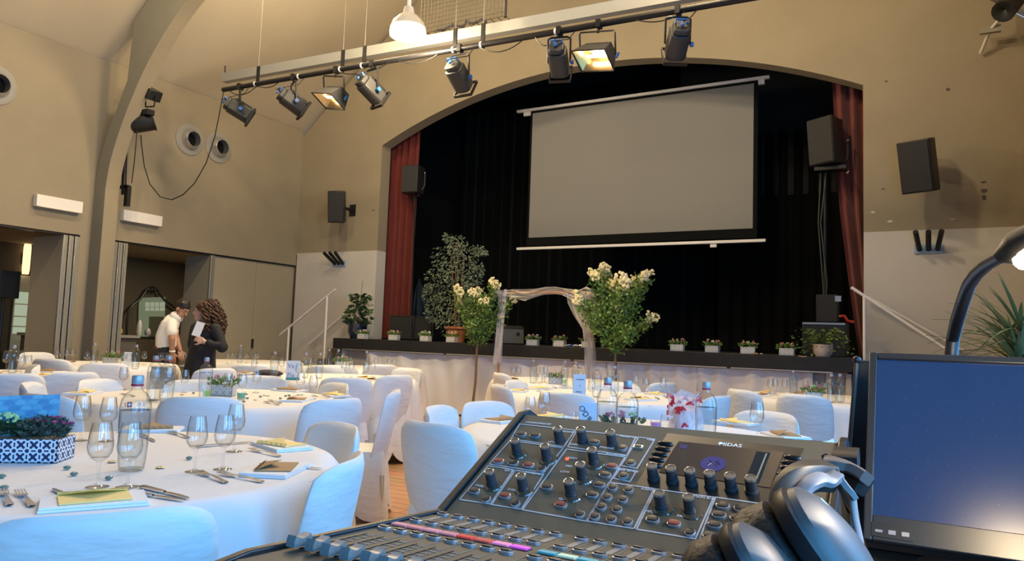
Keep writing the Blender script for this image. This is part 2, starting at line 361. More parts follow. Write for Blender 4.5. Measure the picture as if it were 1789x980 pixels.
# counter, hatch and things in the side room
XM = -14.17
c = thing('serving_counter', 'grey serving counter in the dark side room below the lit hatch', 'counter', (-13.5, 7.9, 0))
MB().span((-.3, -.85, 0), (.25, .95, .98)).build('body', mat('grey_counter', (.12, .12, .11), .6), c)
MB().span((-.34, -.9, .98), (.3, 1.0, 1.03)).build('worktop', mat('grey_top', (.3, .3, .28), .4), c)
XH = XA+.05
def hq(x, y, dx=0): return atx(x, y, XH+dx)
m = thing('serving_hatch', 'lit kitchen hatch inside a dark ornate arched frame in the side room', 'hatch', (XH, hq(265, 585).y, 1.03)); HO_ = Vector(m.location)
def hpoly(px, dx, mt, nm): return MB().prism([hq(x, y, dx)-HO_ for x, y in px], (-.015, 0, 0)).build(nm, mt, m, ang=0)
hpoly([(242, 588), (243, 535), (244, 524), (250, 520), (289, 519), (287, 588)], .02, emission('kitchen_wall_glow', (.40, .46, .27), .36), 'kitchen_wall')  # kitchen lighting put in as glowing wall and tile panels
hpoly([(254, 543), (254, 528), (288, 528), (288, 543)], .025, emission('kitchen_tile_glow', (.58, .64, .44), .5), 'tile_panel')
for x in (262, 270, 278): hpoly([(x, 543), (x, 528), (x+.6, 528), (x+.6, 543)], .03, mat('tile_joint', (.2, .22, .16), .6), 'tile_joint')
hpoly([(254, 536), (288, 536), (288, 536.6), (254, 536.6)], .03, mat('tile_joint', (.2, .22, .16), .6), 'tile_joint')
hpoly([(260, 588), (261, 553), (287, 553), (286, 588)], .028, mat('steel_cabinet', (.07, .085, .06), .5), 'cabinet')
MB().tube([hq(x, y, .09)-HO_ for x, y in ((221, 586), (222, 560), (224, 543), (233, 532), (244, 524), (252, 513), (257, 505), (262, 502), (268, 502), (274, 506), (279, 515), (288, 525), (298, 532), (310, 541), (312, 586))], .022, 8).build('ornate_frame', M_BLACKM, m)
g = MB()
for x in (260, 265, 270): g.ball(hq(x, 506, .09)-HO_, (.03, .03, .06), 8)
g.build('crest', M_BLACKM, m)
# bright kitchen hatch beyond the first opening
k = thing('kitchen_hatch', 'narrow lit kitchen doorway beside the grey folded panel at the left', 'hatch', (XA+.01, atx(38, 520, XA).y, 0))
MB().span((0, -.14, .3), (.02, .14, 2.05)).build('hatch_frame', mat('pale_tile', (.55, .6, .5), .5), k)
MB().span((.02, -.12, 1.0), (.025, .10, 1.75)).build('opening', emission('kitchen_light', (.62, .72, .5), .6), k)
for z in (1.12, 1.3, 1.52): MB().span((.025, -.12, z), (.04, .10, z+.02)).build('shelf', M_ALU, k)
q = atx(45, 452, XA+.06)
t = thing('wall_lamp', 'small glowing wall lamp above the narrow kitchen doorway', 'lamp', (XA, q.y, q.z))
MB().lathe([(.05, -.28), (.06, -.2), (.06, .2), (.05, .28)], 12, (.09, 0, 0), cap=True).build('lamp_shade', emission('amber_shade', (1, .62, .28), 2.2), t)
MB().box((.02, 0, 0), (.04, .08, .2)).build('bracket', M_BLACKM, t)
q = atx(8, 497, -12.4)
t = thing('speaker_stand', 'black loudspeaker on a stand at the left frame edge', 'speaker', (q.x, q.y, 0))
MB().box((0, 0, q.z), (.3, .3, .42)).build('cabinet', M_GRILL, t, bevel=.01); MB().tube([(0, 0, .02), (0, 0, q.z-.2)], .02, 8).build('pole', M_BLACKM, t)
for a in range(3): MB().tube([(0, 0, .35), (.4*math.cos(a*2.1), .4*math.sin(a*2.1), .01)], .012, 6).build('leg', M_BLACKM, t)
for i, (px, py, col, r_, hh, lb) in enumerate(((204, 580, (.5, .45, .05), .10, .16, 'yellow bowl'), (243, 575, (.5, .5, .5), .05, .30, 'grey carafe'), (258, 582, (.3, .3, .32), .06, .14, 'grey jug'))):
    q = atx(px, py, -13.35)
    tag(MB().lathe([(r_*.7, 0), (r_, hh*.3), (r_*.9, hh*.7), (r_*.5, hh), (r_*.42, hh), (r_*.8, hh*.68), (0, hh*.1)], 14, (q.x, q.y, 1.032), cap=False).build('vessel', mat(lb, col, .4)), lb+' on the serving counter in the side room', 'bowl')
# wall fittings, left wall
def wall_light(px0, py0, px1, py1, lb):
    a = atx(px0, py0, XL); b = atx(px1, py1, XL); c = (a+b)/2
    t = thing('wall_light', lb, 'lamp', (XL, c.y, c.z)); w = abs(b.y-a.y); 
    MB().box((.05, 0, 0), (.10, w, .17)).build('housing', M_LAMPW, t, bevel=.008)
    MB().box((.085, 0, -.086), (.06, w-.06, .006)).build('diffuser', mat('frosted', (.7, .68, .6), .5), t)
wall_light(58, 345, 138, 368, 'white box wall light left of the rib'); wall_light(210, 372, 277, 391, 'white box wall light right of the rib')
def vent(px, py, lb):
    q = atx(px, py, XL); t = thing('air_nozzle', lb, 'vent', q); Mx = zalign((1, 0, 0))
    MB().lathe([(.27, 0), (.27, .015), (.19, .03), (.17, .02)], 32, (0, 0, 0), Mx).build('flange', M_ALU if 0 else mat('grey_flange', (.30, .29, .26), .5), t)
    MB().lathe([(.17, .02), (.15, .10), (.125, .13), (.12, .02), (.119, .008)], 32, (0, 0, 0), Mx).build('nozzle', M_ALU, t)
    MB().lathe([(.0, .005), (.12, .005)], 24, (0, 0, 0), Mx).build('duct', M_MATTE, t)
vent(331, 244, 'round metal air nozzle, the left one of the pair beside the rib'); vent(381, 258, 'round metal air nozzle, the right one of the pair beside the rib'); vent(-8, 148, 'round metal air nozzle cut by the left frame edge')
# ------------------------------------------------------------------ stage
st = MB(); st.span((-8.92, YS, .95), (-.73, YW, ZST)); st.span((AX0-1.5, YW, .95), (AX1+1.5, 16.2, ZST))
stage = struct(st.build('floor_stage', mat('black_stage_paint', (.012, .013, .015), .5, var=.3, vscale=6), bevel=.006), 'black painted stage edge')
for a, b in ((-8.7, -6.6), (-6.55, -4.4), (-4.35, -2.2), (-2.15, -.95)): MB().span((a, YS+.005, .932), (b, YS+.03, .948)).build('edge_strip', M_ALU, stage)
chp = MB()
for (px, py) in ((1315, 617), (1322, 617.5), (1330, 618), (1397, 622), (1402, 623), (1407, 623)): chp.ball(aty(px, py, YS), (.02, .004, .008), 6)
chp.build('paint_chip', M_WOODP, stage)
struct(MB().span((-8.8, YS+.14, 0), (-.8, YS+.2, .95)).build('wall_stage_front', mat('grey_stage_front', (.42, .40, .35), .7)), 'grey panels below the stage edge')
for (x) in (-8.75, -1.0, -.78): struct(MB().span((x-.03, YS+.08, 0), (x+.03, YS+.14, .93)).build('trim_6', M_WHITEW), 'pale post under the stage edge')
# white cloth skirts hung below the stage, four lengths with sag folds
cx = [-8.22, -6.05, -3.86, -2.6, -1.18]
for i in range(4):
    a, b = cx[i], cx[i+1]; n, mm = 60, 14; P = []
    for r_ in range(mm+1):
        v = r_/mm; z = .925*(1-v)+.015*v; row = []
        for c_ in range(n+1):
            u = c_/n; x = a+(b-a)*u
            sag = .045*math.sin(math.pi*u)*(1-v)**3*0
            w = .012*math.sin(u*23+2*v+i)+.010*math.sin(u*41-3*v)+.02*math.exp(-((u-.03-.25*v)/.05)**2)*(1-v)+.02*math.exp(-((u-.97+.3*v)/.05)**2)*(1-v)+.012*math.sin((u-v*.5)*9+i)*(1-v)
            row.append((x, YS+.085-w, z-sag))
        P.append(row)
    tag(MB().grid(P).build('stage_skirt', M_CLOTH, ang=60), ['white cloth skirt under the left end of the stage', 'white cloth skirt under the stage behind the draped arch', 'white cloth skirt under the stage behind the right flowering tree', 'white cloth skirt under the right end of the stage'][i], 'cloth', 'cloth skirts under the stage')
# stage house
bk = MB(); bk.span((AX0-1.5, 16.2, 0), (AX1+1.5, 16.4, 7.5)); bk.span((AX0-1.7, YW+.26, 0), (AX0-1.5, 16.4, 7.5)); bk.span((AX1+1.5, YW+.26, 0), (AX1+1.7, 16.4, 7.5)); bk.span((AX0-1.7, YW+.26, 7.5), (AX1+1.7, 16.4, 7.6))
struct(bk.build('wall_stage_house', M_MATTE), 'black walls of the stage house')
def drape(name, m, x0f, x1f, Y, zt, zb, folds, amp, lab, cat='curtain', nz=20, nx=120, ztop=None):
    P = []
    for r_ in range(nz+1):
        v = r_/nz; row = []
        for c_ in range(nx+1):
            u = c_/nx; zz = (ztop(x0f(0)+(x1f(0)-x0f(0))*u) if ztop else zt)*(1-v)+zb*v
            w = amp*math.sin(u*folds*2*math.pi)+amp*.35*math.sin(u*folds*4.7+2+v)
            row.append((x0f(v)+(x1f(v)-x0f(v))*u, Y+w, zz))
        P.append(row)
    o = MB().grid(P).build(name, m, ang=70); return tag(o, lab, cat)
XA0 = aty(681, 258, 11.05).x; xl1 = aty(735, 232, 11.05).x; xl2 = aty(716, 590, 11.05).x
drape('stage_curtain', M_RED, lambda v: AX0-.5, lambda v: xl1+(xl2-xl1)*v, 11.05, 5.3, ZST+.02, 7, .05, 'red velvet stage curtain at the left side of the opening')
xr1 = aty(1452, 148, 11.05).x; xrm = aty(1464, 330, 11.05).x; xr2 = aty(1501, 610, 11.05).x
drape('stage_curtain', M_RED, lambda v: (xr1+(xrm-xr1)*v/.45) if v < .45 else xrm+(xr2-xrm)*((v-.45)/.55)**1.15, lambda v: AX1+.5, 11.05, 5.3, ZST+.02, 6, .05, 'red velvet stage curtain at the right side of the opening')
drape('black_drape', M_MATTE, lambda v: AX0-.8, lambda v: aty(1250, 400, 14.6).x, 14.6, 6.6, ZST+.02, 24, .05, 'black velvet drape across the back of the stage')
drape('black_drape', mat('black_velvet_2', (.005, .0055, .0055), .95, spec=.1), lambda v: aty(1256, 400, 13.4).x, lambda v: AX1+1.2, 13.4, aty(1400, 226, 13.4).z, ZST+.02, 16, .05, 'black velvet drape behind the right half of the stage')
struct(MB().span((-4, 13.42, 3.9), (AX1+1.2, 13.5, 7.0)).build('trim_7', mat('dark_grey_wall', (.012, .013, .013), .9)), 'dark grey wall above the right drape')
# projection screen
YP = 11.75
TL, TR, BR, BL = [aty(*p, YP) for p in ((930, 191), (1321, 143), (1326, 417), (917, 428))]
x0, x1 = (TL.x+BL.x)/2, (TR.x+BR.x)/2; z1 = (TL.z+TR.z)/2; z0 = (BL.z+BR.z)/2
sct = thing('projection_screen', 'roll-down grey projection screen hanging over the stage', 'screen', (x0, YP, z0))
w, h = x1-x0, z1-z0
MB().box((w/2, .004, h/2), (w, .004, h)).build('border', M_MATTE, sct)
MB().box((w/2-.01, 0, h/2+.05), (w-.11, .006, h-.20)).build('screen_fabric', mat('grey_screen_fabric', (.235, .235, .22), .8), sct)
e0 = aty(904, 191, YP).x-x0; e1 = aty(1345, 140, YP).x-x0
MB().box(((e0+e1)/2, 0, h+.02), (e1-e0, .07, .05)).build('roller_tube', M_LAMPW, sct, bevel=.01)
e0 = aty(903, 436, YP).x-x0; e1 = aty(1338, 425, YP).x-x0
MB().box(((e0+e1)/2, 0, -.05), (e1-e0, .05, .05)).build('bottom_bar', M_LAMPW, sct, bevel=.01)
for e in (e0+.12, e1-.12): MB().box((e, .03, h+.02-.06), (.16, .05, .07)).build('bracket', M_LAMPW, sct)
MB().box((aty(1246, 433, YP).x-x0, .02, -.10), (.1, .04, .06)).build('bracket', M_LAMPW, sct)
# ------------------------------------------------------------------ wall fittings on the stage wall
def wall_speaker(px, py, yawd, lb, w=.30, hgt=.58):
    q = aty(px, py, YW-.42); t = thing('wall_loudspeaker', lb, 'speaker', q); Mz = Matrix.Rotation(R(yawd), 3, 'Z') @ Matrix.Rotation(R(14), 3, 'X')
    c = MB(); P = [(-w/2, -.16, 0), (w/2, -.16, 0), (w/2, .02, 0), (w*.28, .16, 0), (-w*.28, .16, 0), (-w/2, .02, 0)]
    c.prism([Mz @ Vector((x, y, -hgt/2)) for x, y, _ in P], Mz @ Vector((0, 0, hgt))); c.build('cabinet', M_PLAS, t, bevel=.012)
    MB().box(Mz @ Vector((0, -.166, 0)), (w-.03, .012, hgt-.04), Mz).build('grille', M_GRILL, t, bevel=.004)
    MB().tube([Mz @ Vector((0, .1, 0)), Vector((0, .38, .0)), Vector((0, .42, 0))], .03, 8).build('bracket', M_BLACKM, t)
    MB().box((0, .41, 0), (.14, .02, .22)).build('wall_plate', M_BLACKM, t)
wall_speaker(590, 361, 30, 'black loudspeaker on the wall left of the stage opening'); wall_speaker(1608, 290, -22, 'black loudspeaker on the wall right of the stage opening', w=.38, hgt=.64)
def pegs(px, py, lb, yaw):
    q = aty(px, py, YW); t = thing('peg_rack', lb, 'hook', q)
    MB().box((0, -.012, -.05), (.32, .024, .11)).build('plate', mat('pale_blue_plate', (.32, .45, .56), .5), t)
    for s in (-1, 0, 1): MB().tube([(s*.10, -.02, -.06), (s*.14+yaw, -.30, .13)], .032, 10).build('peg', M_BLACKM, t)
pegs(594, 456, 'three black pegs on the white wall left of the stage', 0); pegs(1622, 428, 'three black pegs on the white wall right of the stage', 0)
def rail(pts, posts, lb, r=.02):
    t = thing('handrail', lb, 'handrail', (pts[0].x, pts[0].y, 0)); o = Vector((pts[0].x, pts[0].y, 0))
    MB().tube([p-o for p in pts], r, 10).build('rail', M_LAMPW, t)
    if not posts:
        for f_ in (.12, .85):
            m_ = pts[1]*(1-f_)+pts[2]*f_-o; MB().tube([m_, m_+Vector((0, .09, -.02))], .01, 6).build('wall_bracket', M_LAMPW, t)
    for p, zb in posts: MB().tube([p-o, Vector((p.x, p.y, zb))-o], r, 10).build('post', M_LAMPW, t)
YR = YS-.15+.35
p1, p2, p3 = aty(586, 506, YR), aty(572, 517, YR), aty(505, 572, YR)
p4 = p3+(p3-p2)*.25
rail([p1, p2, p3, p4], [(p2, .0), (p3, .0)], 'white stair handrail with posts left of the stage')
a, b, c = aty(648, 514, YW-.09), aty(640, 517, YW-.09), aty(541, 601, YW-.09)
rail([a, b, c], [], 'white wall handrail behind the potted plant left of the stage')
p1, p2 = aty(1487, 502, YR), aty(1510, 517, YR); p3 = p2+(p2-p1)*7.5
rail([p1, p2, p3], [(p2, 0), (p3, 0)], 'white stair handrail with post right of the stage')
a = aty(1516, 519, YW-.09); b = aty(1660, 600, YW-.09); c = a+(b-a)*1.15
rail([a, b, c], [], 'white wall handrail right of the stage')
# stair treads beside the stage, mostly hidden by the tables
for sx, xa_, lb in ((-1, -8.97, 'left'), (1, -.68, 'right')):
    t = thing('stage_steps', 'dark wooden steps up to the %s end of the stage' % lb, 'steps', (xa_, YS+.55, 0))
    for i in range(5): MB().span((sx*(i*.24), -.36, 0), (sx*(i*.24+.24), .36, .94-.19*i)).build('step', mat('dark_step', (.12, .10, .08), .6), t)
# ================================================================== lighting bar and lamps
PA, PB = aty(390, 157, 7.0), aty(1290, 0, 7.0)
PD = (PB-PA).normalized()
bar = thing('lighting_bar', 'black lighting pipe hung below the ceiling in front of the stage', 'lighting bar', PA)
MB().tube([(0, 0, 0), (PB-PA)+PD*1.2], .034, 12).build('pipe', M_BLACKM, bar)
for px in (473, 576, 667, 712, 884, 932, 1050): 
    t_ = (px-390)/900; p = (PB-PA)*t_*1.0
    if px in (473, 667, 712, 884, 932):
        MB().box(p+Vector((0, .03, .12)), (.05, .02, .30)).build('hanger', M_BLACKM, bar); MB().tube([p+Vector((0, .03, .27)), p+Vector((0, .03, 5.2-.35*abs(px-800)/400))], .004, 5).build('suspension_wire', mat('wire', (.35, .33, .28), .5), bar)
    MB().tube([p-PD*.012, p+PD*.012], .037, 12).build('tape_band', M_PAPER, bar)
BA, BB = aty(392, 137, 7.4), aty(1180, -5, 7.4)
bm_ = thing('ceiling_beam', 'pale grey metal beam running behind the lighting pipe', 'beam', BA)
bd = (BB-BA); hgt = .135
MB().prism([(0, -.05, -hgt/2), (0, .05, -hgt/2), (0, .05, hgt/2), (0, -.05, hgt/2)], bd*1.5).build('girder', mat('grey_beam', (.40, .41, .39), .45, metal=.3), bm_, ang=20)
MB().tube([(0, 0, hgt/2), (0, 0, .2)], .01, 6).build('end_bolt', M_BLACKM, bm_)
AIM = Vector((-4.8, 11.8, 1.3))
def pipe_at(x): 
    t = (x-PA.x)/(PB.x-PA.x); return PA+(PB-PA)*t
def spotlight(px, py, lb, s=1.0):
    q = aty(px, py, 7.0); pp = pipe_at(q.x); t = thing('stage_spotlight', lb, 'spotlight', pp, group='spotlights on the lighting pipe')
    d = (AIM-q).normalized(); side = d.cross(Vector((0, 0, 1))).normalized(); up = side.cross(d)
    Mx = Matrix((side, d, up)).transposed(); c = q-pp
    L, w = .40*s, .20*s
    b = MB()
    prof = [(-w/2, -w*.35), (-w*.3, -w/2), (w*.3, -w/2), (w/2, -w*.35), (w/2, w*.35), (w*.25, w*.58), (-w*.25, w*.58), (-w/2, w*.35)]
    b.prism([Mx @ Vector((x*.82, -L/2, z*.82))+c for x, z in prof], Mx @ Vector((0, .06, 0)))
    b.prism([Mx @ Vector((x, -L/2+.06, z))+c for x, z in prof], Mx @ Vector((0, L-.1, 0)))
    b.build('body', mat('charcoal_lamp_housing', (.035, .035, .034), .5), t, bevel=.01)
    for k in range(3): MB().box(c+Mx @ Vector(((k-1)*.06*s, .02, w*.5+.012)), (.012, L*.6, .03), Mx).build('cooling_fin', M_BLACKM, t)
    b = MB(); fr = w/2+.018
    for sx, sz in ((1, 0), (-1, 0), (0, 1), (0, -1)): b.box(c+Mx @ Vector((sx*fr, L/2-.02, sz*fr)), (.012 if sx else 2*fr, .035, .012 if sz else 2*fr), Mx)
    b.build('colour_frame', M_BLACKM, t)
    MB().lathe([(0, 0), (w*.42, 0)], 20, c+Mx @ Vector((0, L/2-.03, 0)), Mx @ Matrix.Rotation(R(-90), 3, 'X')).build('lens', mat('lens', (.1, .1, .1), .05), t)
    h = MB(); h.tube([c+Mx @ Vector((x*.06*s, -L/2-y, z)) for x, y, z in ((-1, 0, w*.2), (-1, .035, w*.25), (1, .035, w*.25), (1, 0, w*.2))], .012, 6); h.build('handle', M_BLUEK, t)
    MB().lathe([(0, 0), (.022, 0), (.022, .02), (0, .02)], 12, c+Mx @ Vector((.0, -L/2-.02, -.01)), Mx @ Matrix.Rotation(R(90), 3, 'X')).build('knob', M_BLUEK, t)
    yk = MB(); zt = -.07
    yk.tube([c+Mx @ Vector((-w/2-.025, .02, 0)), Vector((c.x, c.y, 0))+side*(-w/2-.025)+Vector((0, 0, zt-.02)), Vector((c.x, c.y, 0))+side*(-w/2+.01)+Vector((0, 0, zt)), Vector((c.x, c.y, 0))+side*(w/2-.01)+Vector((0, 0, zt)), Vector((c.x, c.y, 0))+side*(w/2+.025)+Vector((0, 0, zt-.02)), c+Mx @ Vector((w/2+.025, .02, 0))], .012, 6)
    yk.build('yoke', M_BLACKM, t)
    kn = MB(); kn.lathe([(0, 0), (.028, 0), (.028, .03), (0, .03)], 8, c+Mx @ Vector((w/2+.03, .02, 0)), zalign(side)); kn.build('tilt_knob', M_BLUEK, t)
    cl = MB(); cl.tube([Vector((0, 0, zt)), Vector((0, 0, -.03))], .016, 8); cl.box((0, 0, 0), (.05, .085, .085)); cl.build('clamp', M_BLACKM, t)
    cb = MB(); cb.tube([c+Mx @ Vector((0, -L/2, .03)), c+Mx @ Vector((0.02, -L/2-.07, -.0)), Vector((.12, -.02, -.12)), Vector((.2, 0, -.02))], .006, 6); cb.build('power_cable', M_BLACK, t)
nm = ['leftmost black spotlight on the pipe above the left wall vents', 'second black spotlight from the left on the pipe', 'black spotlight just right of the left lit floodlight', 'black spotlight alone at the middle of the pipe', 'black spotlight just left of the right lit floodlight', 'rightmost black spotlight with blue rear handle on the pipe']
for (px, py), l in zip(((417, 193), (511, 179), (648, 158), (802, 135), (976, 107), (1184, 74)), nm): spotlight(px, py, l)
def flood(px, py, lb, tx, power):
    q = aty(px, py, 6.95); pp = pipe_at(q.x); t = thing('floodlight', lb, 'floodlight', pp, group='lit floodlights on the pipe'); c = q-pp
    d = Vector((tx, -.42, -.85)).normalized(); side = Vector((1, .15*tx, 0)); side = (side-d*side.dot(d)).normalized(); up = side.cross(d); Mx = Matrix((side, d, up)).transposed()
    w, h, L = .40, .30, .22
    f = [Vector((x*w/2, L/2, z*h/2)) for x, z in ((-1, -1), (1, -1), (1, 1), (-1, 1))]; b = [Vector((x*w/2*.75, -L/2, z*h/2*.5+.03)) for x, z in ((-1, -1), (1, -1), (1, 1), (-1, 1))]
    vs = [Mx @ v+c for v in f+b]
    MB().add(vs, [(4, 5, 6, 7), (0, 1, 5, 4), (1, 2, 6, 5), (2, 3, 7, 6), (3, 0, 4, 7)]).build('housing', mat('charcoal_lamp_housing', (0, 0, 0)), t, ang=0)
    fi = [v*.94 for v in f]; bi = [Vector((v.x*.75, v.y+.03, v.z*.75)) for v in b]; vs = [Mx @ v+c for v in fi+bi]
    MB().add(vs, [(0, 1, 5, 4), (1, 2, 6, 5), (2, 3, 7, 6), (3, 0, 4, 7)]).build('reflector', mat('warm_reflector', (.8, .62, .36), .25, metal=1), t, ang=0)
    MB().add([vs[4], vs[5], vs[6], vs[7]], [(0, 1, 2, 3)]).build('lamp_glow', emission('flood_glow', (1, .74, .42), 22) if 'flood_glow' not in MATS else MATS['flood_glow'], t, ang=0)
    MB().tube([Mx @ Vector((-w*.3, L*.1, .02))+c, Mx @ Vector((w*.3, L*.1, .02))+c], .016, 8).build('lamp_tube', M_HOT, t)
    fm = MB()
    for a_, b_ in ((0, 1), (1, 2), (2, 3), (3, 0)): fm.tube([Mx @ f[a_]+c, Mx @ f[b_]+c], .007, 6)
    fm.build('frame', M_BLACKM, t)
    yk = MB(); yk.tube([Mx @ Vector((-w/2-.015, 0, .04))+c, Vector((c.x, c.y, -.12))+side*(-w/2-.015), Vector((c.x, c.y, -.10))+side*(-w/2), Vector((c.x, c.y, -.10))+side*(w/2), Vector((c.x, c.y, -.12))+side*(w/2+.015), Mx @ Vector((w/2+.015, 0, .04))+c], .010, 6); yk.build('yoke', M_BLACKM, t)
    cl = MB(); cl.tube([Vector((c.x*.5, c.y*.5, -.10)), Vector((0, 0, -.03))], .014, 8); cl.box((0, 0, 0), (.05, .085, .085)); cl.build('clamp', M_BLACKM, t)
    MB().box(Mx @ Vector((w/2+.035, 0, .04))+c, (.02, .07, .02), Mx).build('tilt_knob', M_BLUEK, t)
    ll = q+Mx @ Vector((0, L*.62, 0)); point('floodlight_beam', ll, power, WARM, .08, 150, ll+d)
flood(581, 166, 'lit floodlight between the second and third spotlights on the pipe', -.25, 150)
flood(1042, 93, 'lit floodlight in the middle right of the pipe above the screen', -.18, 150)
# cable swags along the bar
for i, (a, b, s) in enumerate(((.02, .10, .10), (.10, .16, .06), (.30, .42, .08), (.44, .52, .07), (.60, .68, .10), (.70, .74, .12), (.86, .93, .06))):
    A, B = PA+(PB-PA)*a, PA+(PB-PA)*b
    tag(MB().tube([A+(B-A)*t+Vector((0, -.02, -.03-s*4*t*(1-t))) for t in [k/10 for k in range(11)]], .006, 6).build('cable', M_BLACK), ['cable loop at the left end of the lighting pipe', 'cable swag by the second spotlight', 'cable swag right of the left floodlight', 'cable swag below the pendant lamp', 'cable swag at the middle of the pipe', 'cable swag left of the right floodlight', 'cable swag near the rightmost spotlight'][i], 'cable')
# long cable from the bar's left end to the rib fixtures
pts = [(391, 157.5), (389, 168), (383, 200), (375, 240), (360, 285), (340, 320), (320, 340), (300, 349), (280, 344), (262, 322), (252, 290), (247, 250), (246, 236)]
tag(MB().tube([aty(x, y, 7.0-.2*(i/12)) for i, (x, y) in enumerate(pts)], .008, 6).build('cable', M_BLACK), 'long black cable sagging from the lighting pipe to the rib lamps', 'cable')
YRB = 6.78
p = [aty(x, y, YRB) for x, y in ((216, 340), (219, 240))]
pole = thing('rib_lamp_pole', 'black vertical pipe carrying lamps behind the curved rib', 'pole', p[0])
MB().tube([(0, 0, 0), p[1]-p[0], aty(232, 215, YRB)-p[0], aty(262, 150, YRB)-p[0]], .035, 10).build('pipe', M_BLACKM, pole)
MB().box((.0, 0, .12), (.2, .06, .05)).build('clamp', M_BLACKM, pole)
MB().box((.10, 0, -.03), (.08, .06, .32)).build('cable_box', M_BLACK, pole)
q = aty(243, 215, YRB-.05); t = thing('par_can_lamp', 'black par can lamp on the pole behind the rib', 'spotlight', q)
d = Vector((.45, .5, .25)).normalized(); Mx = zalign(d)
MB().lathe([(.03, -.22), (.10, -.20), (.135, -.10), (.15, .12), (.15, .2), (.14, .2), (.13, .05), (0, .0)], 20, (0, 0, 0), Mx).build('can', M_BLACK, t)
MB().lathe([(.165, .19), (.165, .21), (.14, .21), (.14, .19)], 20, (0, 0, 0), Mx).build('colour_frame', M_BLACKM, t)
MB().tube([(0, -.17, 0), (0, -.12, .22), (0, .12, .22), (0, .17, 0)], .012, 6).build('yoke', M_BLACKM, t)
q = aty(262, 163, YRB-.05); t = thing('small_floodlight', 'black box floodlight at the top of the rib pole', 'floodlight', q)
Mx = Matrix.Rotation(R(25), 3, 'Y'); MB().box((0, 0, 0), (.30, .22, .16), Mx).build('housing', M_BLACK, t, bevel=.015)
MB().tube([(-.1, 0, -.08), (-.08, 0, -.2), (.12, 0, -.22), (.16, 0, -.05)], .012, 6).build('yoke', M_BLACKM, t)
MB().box((-.05, 0, -.3), (.22, .12, .08)).build('clamp', M_BLACKM, t)
tag(MB().tube([aty(x, y, YRB-.1) for x, y in ((240, 222), (235, 280), (232, 305), (230, 320))], .008, 6).build('cable', M_BLACK), 'short black cable hanging under the par can', 'cable')
# bracket lamp at the upper right corner
q = aty(1762, 10, 10.2); t = thing('corner_lamp', 'black lamp on a white bracket at the upper right corner', 'spotlight', q)
MB().lathe([(.05, -.2), (.12, -.16), (.13, .16), (.1, .16), (0, .1)], 16, (0, 0, 0), zalign((-.3, -.5, -.5))).build('can', M_BLACK, t)
a, b, c_ = aty(1757, 22, 10.2)-q, aty(1730, 52, 10.35)-q, aty(1713, 93, 10.55)-q
MB().tube([a, b, c_], .02, 8).build('arm', M_WHITEW, t); MB().box(b, (.22, .06, .08)).build('joint', M_GREYP, t)
# pendant lamps
def pendant(loc, lb, grp):
    t = thing('pendant_lamp', lb, 'lamp', loc, group=grp); t.scale = (.78, .78, .78)
    MB().tube([(0, 0, .26), (0, 0, (ceil_z(loc[0])-loc[2])/.78)], .03, 8).build('rod', M_LAMPW, t)
    MB().lathe([(.07, .30), (.09, .20), (.16, .15), (.24, .06), (.27, -.02), (.255, -.02), (.22, .05), (.15, .12), (.05, .16)], 32).build('lamp_shade', mat('grey_enamel', (.60, .57, .50), .4), t)
    MB().lathe([(.262, -.02), (.275, -.09), (.27, -.14), (.26, -.14), (.262, -.09), (.25, -.02)], 32).build('glass_ring', emission('pendant_glow', (1, .78, .48), 3) if 'pendant_glow' not in MATS else MATS['pendant_glow'], t)
    MB().ball((0, 0, 0), (.10, .10, .13), 14).build('bulb', M_HOT, t)
    point('pendant_light', (loc[0], loc[1], loc[2]-.24), 265, WARM, .18)
    return t
q = aty(713, 47, 6.6)
pendant(tuple(q), 'lit grey dome pendant lamp above the lighting pipe', None)
for (x, y, z), ll_ in zip(((-7.2, 7.2, 7.0), (-2.3, 7.0, 6.75), (-7.5, 4.3, 6.6), (-2.6, 4.8, 6.7)), ('over the left end of the stage', 'over the right end of the stage', 'over the table before the people', 'over the console table')):
    pendant((x, y, z), 'grey dome pendant lamp hung high '+ll_, 'pendant lamps above the picture')
# wire mesh basket beside the pendant
a, b = aty(735, 47, 7.9), aty(884, -14, 7.9); zb = aty(735, 55, 7.9).z
bk_ = thing('wire_basket', 'wire mesh cable tray hanging beside the pendant lamp', 'cable tray', (a.x, 7.9, a.z-.1)); W_, H_ = b.x-a.x, .55
mw = mat('galvanised_wire', (.16, .15, .13), .5, metal=.5)
for i in range(25): MB().tube([(W_*i/24, 0, 0), (W_*i/24, 0, H_)], .005, 5).build('mesh_wire', mw, bk_)
for i in range(10): MB().tube([(0, 0, H_*i/9), (W_, 0, H_*i/9)], .005, 5).build('mesh_wire', mw, bk_)
for i in range(13): MB().tube([(W_*i/12, 0, 0), (W_*i/12, .4, 0)], .005, 5).build('mesh_wire', mw, bk_)
MB().tube([(W_, 0, -.02), (W_, 0, H_+.1)], .02, 6).build('frame_post', M_BLACKM, bk_)
MB().tube([(.2+W_*.6*k/8, .1+.05*math.sin(k*2), .06+.05*math.sin(k*3)) for k in range(9)], .02, 6).build('cable_bundle', mat('grey_cable', (.2, .2, .2), .6), bk_)
